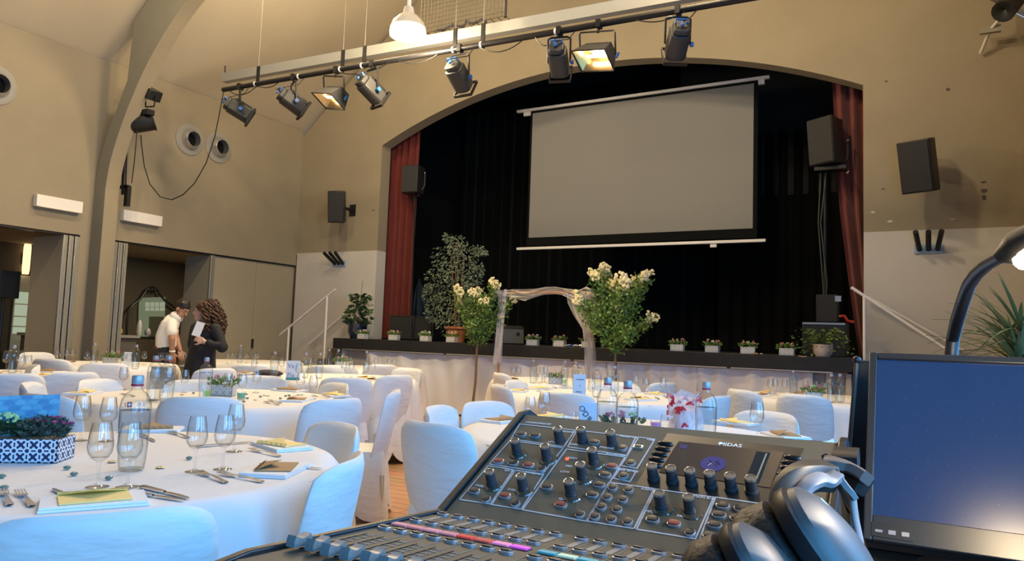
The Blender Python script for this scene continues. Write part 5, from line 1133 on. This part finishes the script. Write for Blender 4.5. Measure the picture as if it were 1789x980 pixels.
for q in (-1, 1):
    s2 = MB(); capsule(s2, [Vector((-.05, q*.11, .05)), Vector((.10, q*.13, .04))], [.05, .042]); remeshed(s2, 'shoe', M_BLACK, T_, .01)
MB().lathe([(.034, -.012), (.038, -.012), (.038, .012), (.034, .012)], 16, wr+Vector((0, 0, .02))).build('wristband', M_LAMPW, T_)
# woman: black coat, long brown curls, holding a white paper
P_ = Person(362, 8.5, 'person', 'person with long brown curls in a black coat holding up a white paper'); p = P_.p; T_ = P_.t
sk = MB(); hc = p(356, 545, 0); fw = Vector((-.95, -.30, .02)); a, Mx = head_shape(sk, hc, fw, Vector((0, 0, 1)), .88)
capsule(sk, [p(360, 566, .02), p(356, 557, 0)], [.062, .055])
shn = p(381, 575, -.14); eln = p(395, 606, -.17); wrn = p(363, 597, -.27); capsule(sk, [shn, eln, wrn], [.045, .04, .028]); hand(sk, wrn, (-.75, -.1, .35), (.3, -1, .35), .92, .7)
shf = p(350, 575, .16); elf = p(345, 602, .2); wrf = p(350, 625, .1); capsule(sk, [shf, elf, wrf], [.045, .04, .028]); hand(sk, wrf, (.3, -.2, -1), (-.6, -.6, .3), .9, .5)
capsule(sk, [p(363, 572, 0), p(363, 620, 0)], [.10, .10])
for q in (-1, 1): capsule(sk, [Vector((.0, q*.08, .78)), Vector((0, q*.085, .46)), Vector((.01, q*.085, .09))], [.09, .062, .042])
remeshed(sk, 'body', M_SKIN2, T_, .0075); face_parts(a, Mx, T_, .88, M_HAIRB)
MB().ball(a(.083, 0, -.066), (.012, .022, .009), 10, Mx).build('lips', mat('lips', (.35, .08, .07), .4), T_)
hr = MB(); rnd = random.Random(5)
hr.ball(a(-.035, 0, .055), (.105, .092, .085), 16, Mx)
hr.ball(p(371, 545, 0), (.085, .105, .12), 16); hr.ball(p(374, 565, 0), (.085, .12, .10), 16)
for k in range(420):
    u = rnd.random(); th = rnd.uniform(-1.45, 1.45); zz = p(0, 522+62*u).z if 0 else (p(362, 521+61*u).z); spread = .09+.085*math.sin(u*2.6)
    cx_ = p(366+7*u, 540).x; x = cx_+spread*math.cos(th)*(.85+.3*rnd.random())-.02; y = spread*1.15*math.sin(th)*(.9+.3*rnd.random())
    if u > .1 and u < .62 and x < p(366, 540).x: continue
    c0 = Vector((x, y, zz)); L_ = .05; pts_ = [c0+Vector((.018*math.cos(j*1.5+k), .018*math.sin(j*1.5+k), -.016*j)) for j in range(6)]; hr.tube(pts_, [.004, .007, .008, .008, .006, .003], 5)
o = hr.build('curly_hair', M_HAIRB, T_, ang=60)
ct = MB(); capsule(ct, [p(366, 566, 0), p(366, 578, 0)], [.09, .15]); ct.ball(p(366, 577, 0), (.16, .205, .09), 16)
capsule(ct, [p(364, 580, -.07), p(363, 600, -.06), p(360, 625, -.06), p(358, 650, -.06), p(358, 690, -.06)], [.15, .14, .155, .175, .19]); capsule(ct, [p(364, 580, .07), p(363, 600, .06), p(361, 625, .06), p(360, 650, .06), p(360, 690, .06)], [.15, .14, .155, .175, .19])
capsule(ct, [shn, eln, p(372, 600, -.255)], [.072, .068, .05]); capsule(ct, [shf, elf, p(349, 618, .12)], [.085, .072, .055]); remeshed(ct, 'coat', M_COAT, T_, .012, 3)
lp = MB(); capsule(lp, [p(352, 565, -.12), p(347, 590, -.17), p(348, 610, -.18)], [.03, .035, .02], 8); remeshed(lp, 'lapel', M_COAT, T_, .009)
for q in (-1, 1):
    s2 = MB(); capsule(s2, [Vector((.03, q*.085, .05)), Vector((-.12, q*.09, .035))], [.042, .034]); remeshed(s2, 'shoe', M_BLACK, T_, .01)
pc = p(351.5, 575, -.31); base = Vector(T_.location)
pm = Matrix.Rotation(YAW, 4, 'Z'); pw = base+pm @ pc
pp_ = MB(); Mp = Matrix.Rotation(R(14), 3, 'Y') @ Matrix.Rotation(R(-12), 3, 'X')
for yo in (0, .003): pp_.add([Mp @ Vector(v) for v in ((-.045, yo, -.08), (.045, yo, -.08), (.045, yo, .08), (-.045, yo, .08))], [(0, 1, 2, 3)])
pap = MB().box((0, 0, 0), (.095, .002, .165), Mp).build('note_paper', M_PAPER); pap.location = pw; pap.rotation_euler = (0, 0, YAW); tag(pap, 'white sheet of paper held up by the person in black', 'paper')
# ================================================================== mixing desk in the foreground
DZ = .86
dk = thing('mixing_desk', 'black desk carrying the mixing console and the monitor', 'desk', (.3, .95, 0))
MB().span((-.88, -.62, DZ-.04), (1.0, .75, DZ)).build('desktop', mat('black_laminate', (.02, .019, .018), .4), dk, bevel=.004)
for x in (-.8, .92):
    for y in (-.55, .68): MB().tube([(x, y, 0), (x, y, DZ-.04)], .025, 8).build('leg', M_BLACKM, dk)
CX0, CW = -.564, .478
PT, PB_, PF = (1.043, 1.082), (.824, .970), (.482, .990)          # console profile (y, z): top edge, crease, front
co = thing('mixing_console', 'black digital mixing console with knobs, faders and a small screen', 'mixing console', (CX0+CW/2, .75, DZ)); CO_ = Vector(co.location)
def W2(v): return Vector(v)-CO_
M_CON = mat('console_grey_brown', (.10, .082, .055), .6, bump=.03, bscale=600, spec=.3)
M_CONE = mat('console_edge_black', (.012, .012, .013), .35)
bod = MB(); poly = [(CX0+.010, PF[0]-.03, DZ+.012), (CX0+.010, PF[0]-.045, DZ+.08), (CX0+.010, PF[0], PF[1]), (CX0+.010, PB_[0], PB_[1]), (CX0+.010, PT[0], PT[1]), (CX0+.010, PT[0]+.035, PT[1]-.004), (CX0+.010, PT[0]+.06, PT[1]-.05), (CX0+.010, PT[0]+.05, DZ+.012)]
bod.prism([W2(v) for v in poly], (CW-.02, 0, 0)).build('chassis', M_CON, co, ang=20, bevel=.002)
for x in (CX0, CX0+CW-.010):
    pl = [(x, PF[0]-.035, DZ+.004), (x, PF[0]-.055, DZ+.08), (x, PF[0]-.015, PF[1]+.001), (x, PF[0]+.02, PF[1]+.004), (x, PB_[0]-.004, PB_[1]+.004), (x, PT[0]-.005, PT[1]+.004), (x, PT[0]+.02, PT[1]+.006), (x, PT[0]+.045, PT[1]-.004), (x, PT[0]+.066, PT[1]-.05), (x, PT[0]+.055, DZ+.004)]
    MB().prism([W2(v) for v in pl], (.010, 0, 0)).build('side_cheek', M_CONE, co, ang=20, bevel=.002)
UY = Vector((0, PT[0]-PB_[0], PT[1]-PB_[1])).normalized(); UX = Vector((1, 0, 0)); UN = UX.cross(UY); UM = Matrix((UX, UY, UN)).transposed()
LY = Vector((0, PB_[0]-PF[0], PB_[1]-PF[1])).normalized(); LN = UX.cross(LY); LM = Matrix((UX, LY, LN)).transposed()
P0u = Vector((CX0, PB_[0], PB_[1])); 
def up_(x, y): return hit(x, y, UN, P0u)
def lo_(x, y): return hit(x, y, LN, P0u)
M_KN = mat('knob_black', (.035, .037, .042), .35); M_RING = mat('knob_ring', (.55, .52, .46), .25, metal=.9); M_KTOP = mat('knob_top', (.10, .085, .07), .5); M_SIL = mat('silver_rim', (.52, .53, .55), .3, metal=.7)
M_BTN = mat('button_dark', (.030, .028, .028), .35); M_BTNR = mat('button_red', (.25, .035, .028), .4); M_WHT = mat('panel_white_print', (.42, .43, .45), .5); M_GOLD = mat('led_ring_cover', (.06, .05, .035), .12, coat=1)
K_BODY = MB().lathe([(.0084, 0), (.0080, .004), (.0072, .0045), (.0068, .019), (.0068, .0195)], 22).mesh('knob_body', M_KN); K_RING = MB().lathe([(.0070, .019), (.0072, .0195), (.0068, .0215), (.0054, .0220)], 22).mesh('knob_ring', M_RING); K_TOP = MB().lathe([(0, .0212), (.0055, .0215)], 18).mesh('knob_top', M_KTOP); K_LED = MB().lathe([(0, .0012), (.0085, .0016), (.0125, .0014), (.0135, 0)], 26).mesh('led_collar', M_GOLD)
def knob(px, py, led=False):
    q = up_(px, py); k = put('knob', K_BODY, co, q-CO_, UM); put('knob_ring', K_RING, k); put('knob_top', K_TOP, k)
    if led: put('led_collar', K_LED, k, (.003, -.003, 0))
for x, y in ((978, 770), (1018.5, 771), (1070, 777)): knob(x, y)
for x, y in ((904, 791), (956, 801), (1038, 808), (1018, 834), (998, 864), (860, 846), (915, 854), (1155, 886), (1206, 893)): knob(x, y, True)
for x, y in ((1142, 837), (1175, 841.5), (1208, 846), (1242, 850.5), (1277.6, 855.5), (1313.6, 860)): knob(x, y)
def btn_mesh(w, d, m, nm):
    r_ = min(w, d)*.42; pts = []
    for cx_, cy_, a0 in ((w/2-r_, d/2-r_, 0), (-w/2+r_, d/2-r_, 90), (-w/2+r_, -d/2+r_, 180), (w/2-r_, -d/2+r_, 270)):
        for k in range(4): q = R(a0+30*k); pts.append((cx_+r_*math.cos(q), cy_+r_*math.sin(q)))
    rim = MB(); rim.grid([[(x*1.0, y*1.0, 0) for x, y in pts], [(x, y, .0030) for x, y in pts], [(x*.86, y*.80, .0036) for x, y in pts]], closed=True)
    cap = MB(); cap.grid([[(x*.86, y*.80, .0034) for x, y in pts], [(x*.80, y*.72, .0050) for x, y in pts], [(x*.4, y*.4, .0052) for x, y in pts], [(0, 0, .0052) for x, y in pts]], closed=True)
    return rim.mesh('button_rim', M_SIL, 50), cap.mesh('button_cap', m, 50)
BT = {'d': btn_mesh(.0165, .0105, M_BTN, 'b'), 'r': btn_mesh(.0165, .0105, M_BTNR, 'b'), 'o': btn_mesh(.0125, .0125, M_BTN, 'b')}
def button(q, k, Mx):
    b = put('button', BT[k][0], co, q-CO_, Mx); put('button_cap', BT[k][1], b)
for x, y, k in ((911, 761, 'd'), (935, 763, 'd'), (1038.5, 775, 'd'), (1088, 785, 'o'), (871.5, 808, 'r'), (897, 811, 'd'), (924, 815, 'r'), (946.6, 821, 'o'), (1069, 817, 'r'), (1057.6, 832, 'd'), (1047, 849.5, 'd'), (1035, 867, 'd'), (955.8, 853, 'd'), (1102.7, 811, 'o'), (1089.7, 833.5, 'o'), (829, 860, 'd'), (850, 874.5, 'o'), (882.6, 868.5, 'r'), (901, 882, 'o'), (980.5, 884, 'r'), (1013.5, 901, 'o'),
                (1071, 854, 'o'), (1098.6, 858, 'o'), (1061.4, 871, 'o'), (1088.6, 875, 'o'), (1051.4, 888, 'o'), (1078.6, 892.4, 'o'), (1040, 905, 'o'), (1068.6, 909.6, 'o'), (1097, 914, 'o'), (1140.6, 910, 'd'), (1177.7, 917, 'r'), (1206, 933, 'o'), (1263, 886, 'd'), (1294.6, 891, 'd'), (1256.6, 902, 'd'), (1288, 908, 'd'), (1249, 920, 'd'), (1280, 926, 'd'), (1241, 939, 'd'), (1272.7, 945, 'd'), (1345, 893, 'd')): button(up_(x, y), k, UM)
SB = MB().ball((0, 0, .001), (.0115, .0042, .0034), 12).mesh('soft_button', mat('soft_key_black', (.010, .010, .011), .2))
for x, y in ((1162.8, 776), (1158, 785.4), (1152.8, 794.6), (1147.5, 803.8), (1143, 813.7), (1385, 800.6), (1381, 810), (1378.6, 819), (1373, 830), (1369, 840)): put('soft_button', SB, co, up_(x, y)-CO_, UM)
# printed section frames
def frame(pts):
    q = [up_(x, y)+UN*.0006 for x, y in pts]; f = MB()
    for i in range(4):
        a_, b_ = q[i], q[(i+1) % 4]; d = (b_-a_).normalized(); s = UN.cross(d)*.0011; f.add([W2(a_-s-d*.0011), W2(b_-s+d*.0011), W2(b_+s+d*.0011), W2(a_+s-d*.0011)], [(0, 1, 2, 3)])
    f.build('printed_frame', M_WHT, co, ang=0)
for pts in ([(908, 741), (1005, 752), (985, 781), (893, 767)], [(891, 770), (984, 783), (950, 826), (855, 811)], [(853, 814), (897, 821), (857, 881), (803, 873)], [(900, 822), (950, 829), (911, 890), (859, 882)], [(990, 785), (1092, 799), (1024, 911), (913, 891)], [(1008, 752), (1111, 764), (1095, 796), (992, 781)], [(1116, 764), (1144, 768), (1113, 819), (1085, 814)], [(1083, 819), (1112, 823), (1101, 842), (1072, 836)], [(1064, 843), (1143, 854), (1108, 924), (1026, 911)], [(1146, 855), (1247, 869), (1215, 942), (1112, 925)], [(1250, 869), (1335, 881), (1305, 957), (1222, 943)]): frame(pts)
def legend(s, px, py, size=.0058, m=None):
    put('legend', textmesh(s, size, m or mat('legend_white', (.72, .73, .75), .5), .0001, 'CENTER'), co, up_(px, py)+UN*.0008-CO_, UM)
for s, x, y in (('CONFIG/PREAMP', 940, 740), ('PREAMP', 992, 755), ('MONITOR', 1098, 764), ('USB', 1136, 769), ('EQUALISER', 1076, 795), ('DYNAMICS', 934, 828), ('GATE', 889, 823), ('LEVEL', 966, 773), ('GAIN', 1002, 777), ('PHONES', 1060, 783), ('FREQ', 951, 807), ('THRESHOLD', 848, 851), ('THRESHOLD', 905, 858), ('GAIN', 985, 873), ('WIDTH', 1012, 845), ('BUS SENDS', 1098, 823), ('ASSIGN', 1133, 856), ('MAIN BUS', 1230, 870), ('M/C LEVEL', 1146, 896), ('PAN/BAL', 1199, 904), ('HIGH', 1000, 801), ('MID', 994, 815), ('LOW', 987, 825)): legend(s, x, y)
legend('MIDAS', 1276, 778, .0105, M_PAPER); q = up_(1259, 775.5); put('logo_dot', MB().lathe([(0, .0008), (.0028, .0008)], 14).mesh('logo_dot', M_PAPER), co, q+UN*.0004-CO_, UM)
MB().box(W2(up_(991, 802.5)+UN*.001), (.004, .004, .002), UM).build('indicator', emission('red_led', (1, .10, .04), 2.5), co)
q = up_(1115, 782); MB().box(W2(q+UN*.001), (.014, .007, .003), UM).build('usb_port', M_SIL, co); MB().box(W2(q+UN*.003), (.009, .003, .001), UM).build('usb_slot', M_BLACK, co)
# display bezel, screen, emblem
def quad(pts, off, m, nm):
    return MB().add([W2(up_(x, y)+UN*off) for x, y in pts], [(0, 1, 2, 3)]).build(nm, m, co, ang=0)
quad([(1166, 757), (1405, 784), (1349, 882), (1110, 848)], .0006, M_CONE, 'display_bezel')
sp = [up_(x, y) for x, y in ((1186, 772), (1370, 791), (1351, 846), (1156, 821))]
quad([(1186, 772), (1370, 791), (1345, 853), (1151, 826)], .0012, mat('display_glass', (.030, .026, .026), .08, coat=1), 'display')
q = up_(1246, 812); put('display_emblem', MB().lathe([(0, .0018), (.0165, .0018)], 28).mesh('display_emblem', emission('emblem_blue', (.14, .13, .42), .55)), co, q-CO_, UM)
em = MB()
for a0, b0 in (((-.006, -.006), (-.002, .0)), ((.006, -.006), (.002, .0)), ((-.006, .006), (-.002, .003)), ((.006, .006), (.002, .003)), ((-.009, 0), (-.005, .001)), ((.009, 0), (.005, .001))): em.tube([(a0[0], a0[1], .0021), (b0[0], b0[1], .0021)], .0009, 5)
put('display_emblem_lines', em.mesh('display_emblem_lines', mat('emblem_dark', (.02, .02, .05), .4)), co, q-CO_, UM)
quad([(1190, 778), (1202, 779.3), (1199, 786), (1187, 784.5)], .0016, emission('menu_blue', (.16, .15, .4), .5), 'menu_tab')
quad([(1322, 790), (1346, 792.5), (1326, 846), (1301, 843)], .0016, M_MATTE, 'meter_panel'); quad([(1338, 794), (1341, 794.3), (1322, 842), (1319, 841.6)], .0020, mat('meter_line', (.16, .19, .17), .4), 'meter_line')
# fader bank
X0 = lo_(774, 901).x; PITCHX = (lo_(969, 937).x-X0)/7; GAPX = lo_(1015.5, 944.5).x-lo_(969, 937).x
def col_x(i): return X0+PITCHX*i if i < 8 else X0+PITCHX*7+GAPX+PITCHX*(i-8)
d1, d2, d3, d4 = lo_(774, 901).y, lo_(727.6, 912).y, lo_(700, 919).y, lo_(682, 922).y
dfc = lo_(531, 962).y; 
def on_lo(x, y, off=0): return Vector((x, y, PB_[1]+(y-PB_[0])*LY.z/LY.y))+LN*off
CELL = [(.55, .22, .25), (.60, .20, .22), (.60, .25, .28), (.58, .22, .26), (.65, .06, .05), (.55, .10, .08), (.80, .25, .45), (.75, .10, .60), (.03, .28, .36), (.45, .62, .45), (.02, .30, .40), (.02, .22, .36), (.03, .30, .4), (.03, .26, .34), (.02, .25, .34), (.02, .2, .3)]
FCAP = MB()
prof = [(-.012, 0), (-.012, .006), (-.010, .011), (-.005, .0085), (0, .0075), (.005, .0085), (.010, .011), (.012, .006), (.012, 0)]
FCAP.prism([(-.0055, y, z+.004) for y, z in prof], (.011, 0, 0)); FCAP = FCAP.mesh('fader_cap', mat('fader_grey', (.17, .17, .165), .35), 25)
SLOT = MB().box((0, 0, 0), (.0025, .10, .001)).mesh('fader_slot', M_BLACK, 0); TICK = MB()
for k in range(9): TICK.box((0, -.044+.011*k, 0), (.011, .0014, .0004))
TICK = TICK.mesh('scale_marks', mat('scale_grey', (.20, .20, .20), .5), 0); SEP = MB().box((0, 0, 0), (.0009, .24, .0003)).mesh('strip_line', mat('strip_line', (.16, .16, .15), .5), 0); LEGM = MB().add([(-.004, -.018, 0), (.004, -.018, 0), (.004, .018, 0), (-.004, .018, 0)], [(0, 1, 2, 3)]).mesh('meter_scale', mat('meter_grey', (.20, .20, .20), .4), 0)
for i in range(15):
    x = col_x(i)
    if x > CX0+CW-.02: break
    for d in (d1, d2, d4-.012): button(on_lo(x, d, .0), 'd', LM)
    put('meter_scale', LEGM, co, on_lo(x+PITCHX*.12, (d1+d2)/2+.004, .0005)-CO_, LM)
    MB().box(W2(on_lo(x, d3+.002, .0014)), (PITCHX*.86, .011, .0024), LM).build('channel_display', mat('lcd_%d' % i, CELL[i], .3, emit=CELL[i], estr=.35), co)
    put('fader_slot', SLOT, co, on_lo(x, dfc+.052, .0006)-CO_, LM); put('scale_marks', TICK, co, on_lo(x+.008, dfc+.052, .0006)-CO_, LM); put('strip_line', SEP, co, on_lo(x-PITCHX/2, (d1+dfc)/2, .0004)-CO_, LM); put('fader_cap', FCAP, co, on_lo(x, dfc+.002*math.sin(i*2), .0)-CO_, LM)
for a_, b_ in ((0, 7), (8, 14)):
    xa_, xb_ = col_x(a_)-PITCHX/2, col_x(b_)+PITCHX/2; xb_ = min(xb_, CX0+CW-.012); MB().box(W2(on_lo((xa_+xb_)/2, d3+.002, .0004)), (xb_-xa_, .016, .0008), LM).build('display_strip', M_CONE, co)
# ------------------------------------------------------------------ monitor
YM = 1.3
A_, B_ = aty(1520, 618, YM), aty(1508, 943, YM-.16); wv = .47; ht = (A_-B_).length
mo = thing('computer_monitor', 'flat computer monitor with dark blue screen at the right', 'monitor', (A_.x+wv/2, YM+.06, DZ)); MO = Vector(mo.location); xl = (A_.x+B_.x)/2
MU = Vector((0, A_.y-B_.y, A_.z-B_.z)).normalized(); MNn = UX.cross(MU); MMm = Matrix((UX, MU, MNn)).transposed(); cb = Vector((xl, B_.y, B_.z))
def mon(x, v, n=0): return cb+UX*x+MU*v+MNn*n-MO
bz, bb = .011, .036
MB().box(mon(wv/2, ht/2, -.016), (wv, ht, .03), MMm).build('housing', mat('monitor_black', (.018, .018, .019), .35), mo, bevel=.004)
for (x, v, w, h_) in ((bz/2, ht/2, bz, ht), (wv-bz/2, ht/2, bz, ht), (wv/2, ht-bz/2, wv-2*bz, bz), (wv/2, bb/2, wv-2*bz, bb)): MB().box(mon(x, v, .002), (w, h_, .008), MMm).build('bezel', mat('monitor_bezel', (.035, .034, .033), .3), mo, bevel=.0015)
scr = mat('screen_panel', (.004, .006, .012), .26, emit=(.012, .045, .150), estr=1.0, spec=.5)
MB().box(mon(wv/2, (ht-bz+bb)/2, 0), (wv-2*bz, ht-bz-bb, .001), MMm).build('screen', scr, mo, ang=0)
spk = MB(); rnd = random.Random(3)
for i in range(11):
    for j in range(9): spk.box(mon(.035+.028*i+(.014 if j % 2 else 0)+rnd.uniform(-.002, .002), bb+.012+.025*j, .0007), (.0008, .0008, .0002), MMm)
stuff(spk.build('star_dots', emission('star_white', (.3, .42, .6), .5), mo, ang=0))
MB().box(mon(.035, bb*.42, .0065), (.05, .02, .001), MMm).build('button_label', M_BLACK, mo)
for k in range(3): MB().box(mon(.019+.016*k, bb*.36, .0075), (.009, .0035 if k == 0 else .006, .0006), MMm).build('monitor_button', M_SIL, mo)
MB().tube([mon(wv/2, ht*.4, -.03), Vector((0, .05, .10)), Vector((0, .05, .01))], .022, 10).build('stand_neck', M_PLAS, mo); MB().lathe([(0, 0), (.12, 0), (.12, .008), (.02, .016), (0, .016)], 24, (0, .05, .001)).build('stand_base', M_PLAS, mo)
# black case lid behind the monitor
Yc = 1.5; a_ = aty(1497, 629, Yc); b_ = aty(1478, 800, Yc-.03)
t = thing('case_lid', 'upright black flight case lid behind the monitor', 'case', (a_.x, Yc, DZ)); o = Vector(t.location)
vs_ = [Vector((a_.x, Yc, a_.z)), Vector((a_.x+.32, Yc, a_.z)), Vector((b_.x+.34, Yc-.05, DZ)), Vector((b_.x-.006, Yc-.05, DZ))]
MB().prism([v-o for v in vs_], (0, .05, 0)).build('lid_panel', M_CASE, t, ang=0, bevel=.004)
MB().tube([vs_[0]-o+Vector((0, -.001, 0)), vs_[3]-o+Vector((0, -.001, .005))], .004, 8).build('edge_profile', mat('brown_edge_highlight', (.12, .085, .06), .4), t)  # highlight down the lid's left edge, painted as a brown strip
MB().ball(vs_[0]-o, .008, 10).build('corner', M_PLAS, t)
# gooseneck lamp
Yg = 1.36
gp = [aty(x, y, Yg-.44*max(0, (k-2)/7)) for k, (x, y) in enumerate(((1661, 650), (1662, 622), (1665, 590), (1672, 560), (1683, 525), (1693, 497), (1706, 478), (1725, 461), (1745, 450), (1762, 441)))]
base = Vector((gp[0].x, Yg, DZ)); t = thing('gooseneck_lamp', 'lit gooseneck desk lamp rising behind the monitor', 'lamp', base)
MB().tube([Vector((0, 0, .02))]+[g-base for g in gp], [.0095]*4+[.0095-.0004*k for k in range(7)], 12).build('gooseneck', M_PLAS, t); MB().lathe([(0, 0), (.05, 0), (.05, .015), (.014, .03), (0, .03)], 20, (0, 0, .0)).build('lamp_base', M_PLAS, t)
h0 = gp[-1]; he = Vector((.155, .89, 1.345)); dv = (he-h0).normalized(); Mh = zalign(dv); hl = (he-h0).length
nd = Vector((-.1, -.35, -.9)); nd = (nd-dv*nd.dot(dv)).normalized()
MB().lathe([(.006, -.012), (.011, -.004), (.019, .008), (.020, hl), (.012, hl+.008), (0, hl+.01)], 24, h0-base, Mh).build('lamp_shade', M_PLAS, t)
ev = emission('lamp_window', (1, .76, .45), 60)
for k in range(5): MB().ball(h0-base+dv*(.020+k*(hl-.03)/4)+nd*.016, (.014, .014, .02), 12, Mh).build('bulb', ev, t)
point('gooseneck_light', h0+dv*hl*.75+nd*.06, 7, WARM, .03)
# ------------------------------------------------------------------ headphones lying on the console
hp = thing('headphones', 'black and silver over-ear headphones lying on the right of the console', 'headphones', tuple(aty(1440, 985, .70))); HO = Vector(hp.location)
M_HPB = mat('headphone_black', (.014, .014, .015), .4); M_PADL = mat('ear_pad_leather', (.016, .014, .013), .5, bump=.2, bscale=80); M_HPS = mat('headphone_silver', (.075, .07, .068), .45, metal=.1); M_HPG = mat('band_grey', (.24, .22, .22), .5)
r3, u3, f3 = Vector(CR), Vector(CU), Vector(CF)
def cup(cpx, cpy, Y, nrm, e, s, lid):
    c = aty(cpx, cpy, Y); n_ = (r3*nrm[0]+u3*nrm[1]+f3*nrm[2]).normalized(); ev = r3*e[0]+u3*e[1]; ev = (ev-n_*ev.dot(n_)).normalized(); sv = n_.cross(ev); Mx = Matrix((ev, sv, n_)).transposed() @ Matrix.Diagonal((1.22*s, .98*s, s)); c = c-HO
    pd = MB().lathe([(.020, -.046), (.030, -.052), (.043, -.048), (.048, -.034), (.045, -.014), (.030, -.006), (.022, -.012), (.018, -.034), (.020, -.046)], 32, c, Mx).build('ear_pad', M_PADL, hp)
    MB().lathe([(.043, -.008), (.046, -.003), (.046, .004), (.040, .010)], 32, c, Mx).build('cup_ring', M_HPB, hp)
    MB().lathe([(.044, .004), (.042, .012), (.030, .021), (.014, .025), (0, .026)], 32, c, Mx).build('cup_shell', lid, hp)
    return c, Mx
c1, M1 = cup(1443, 968, .66, (.74, .62, -.30), (.66, -.75), 1.1, M_HPS)
for k in range(2): MB().tube([c1+M1 @ Vector((-.026+.016*k, .012, .0215)), c1+M1 @ Vector((-.013+.018*k, .012, .0225))], .0009, 6).build('cup_mark', M_PAPER, hp)
c2, M2 = cup(1338, 1015, .60, (.74, .62, -.30), (.64, -.77), .9, M_HPS)
def band(pp, wd, th, m, nm, wdir):
    pts = [aty(x, y, Y)-HO for x, y, Y in pp]; P = []
    # smooth the path
    q = []
    for i in range(len(pts)-1):
        a0, a1, a2, a3 = pts[max(i-1, 0)], pts[i], pts[i+1], pts[min(i+2, len(pts)-1)]
        for k in range(6):
            t_ = k/6; q.append(.5*((2*a1)+(a2-a0)*t_+(2*a0-5*a1+4*a2-a3)*t_*t_+(3*a1-a0-3*a2+a3)*t_**3))
    q.append(pts[-1]); wv_ = Vector(wdir).normalized()
    for i, c in enumerate(q):
        tn = (q[min(i+1, len(q)-1)]-q[max(i-1, 0)]).normalized(); w_ = (wv_-tn*wv_.dot(tn)).normalized(); n_ = tn.cross(w_)
        P.append([c+w_*wd*x+n_*th*z for x, z in ((-1, -.7), (-.8, -1), (.8, -1), (1, -.7), (1, .7), (.8, 1), (-.8, 1), (-1, .7))])
    g = MB().grid(P, closed=True); g.add([P[0][k] for k in range(8)], [tuple(range(8))]); g.add([P[-1][k] for k in range(8)], [tuple(range(8))]); return g.build(nm, m, hp, ang=50)
M_HPY = mat('yoke_brown_black', (.045, .038, .03), .45)
band([(1376, 925, .69), (1370, 890, .70), (1377, 858, .715), (1395, 839, .73), (1420, 831, .75), (1448, 832, .765)], .012, .0125, M_HPY, 'yoke', f3*.9+r3*.3)
band([(1397, 918, .675), (1395, 890, .685), (1401, 862, .70), (1415, 845, .71), (1433, 837, .725), (1449, 839, .74), (1463, 829, .75)], .007, .0036, M_HPG, 'yoke_trim', f3*.8+u3*.3)
band([(1463, 829, .75), (1478, 850, .76), (1490, 868, .765)], .003, .0075, M_HPG, 'headband_lining', r3)
band([(1489, 864, .765), (1494, 905, .76), (1503, 950, .75), (1508, 990, .74)], .003, .0022, M_HPG, 'lining_edge', r3)
band([(1440, 808, .80), (1460, 810, .80), (1485, 818, .80), (1515, 836, .79)], .010, .0055, mat('headband_pad', (.13, .11, .10), .35), 'headband_pad', f3)
band([(1445, 818, .81), (1480, 830, .81), (1510, 848, .80)], .010, .010, M_HPB, 'headband_core', f3)
band([(1456, 800, .86), (1500, 803, .86)], .02, .009, M_HPB, 'hinge_block', f3)
band([(1462, 836, .80), (1480, 872, .83), (1484, 915, .83), (1490, 985, .82)], .03, .004, M_HPB, 'headband', f3+r3*.3)
MB().ball(aty(1362, 893, .70)-HO, (.010, .012, .014), 12).build('swivel', mat('brown_swivel', (.13, .10, .07), .3), hp)
t = thing('audio_interface', 'black rack unit on the desk below the monitor', 'rack unit', (.12, 1.02, DZ))
MB().span((-.17, -.08, 0), (.30, .10, .05)).build('case', M_PLAS, t, bevel=.003); MB().box((.05, -.082, .025), (.44, .004, .012)).build('front_strip', M_BLACKM, t)
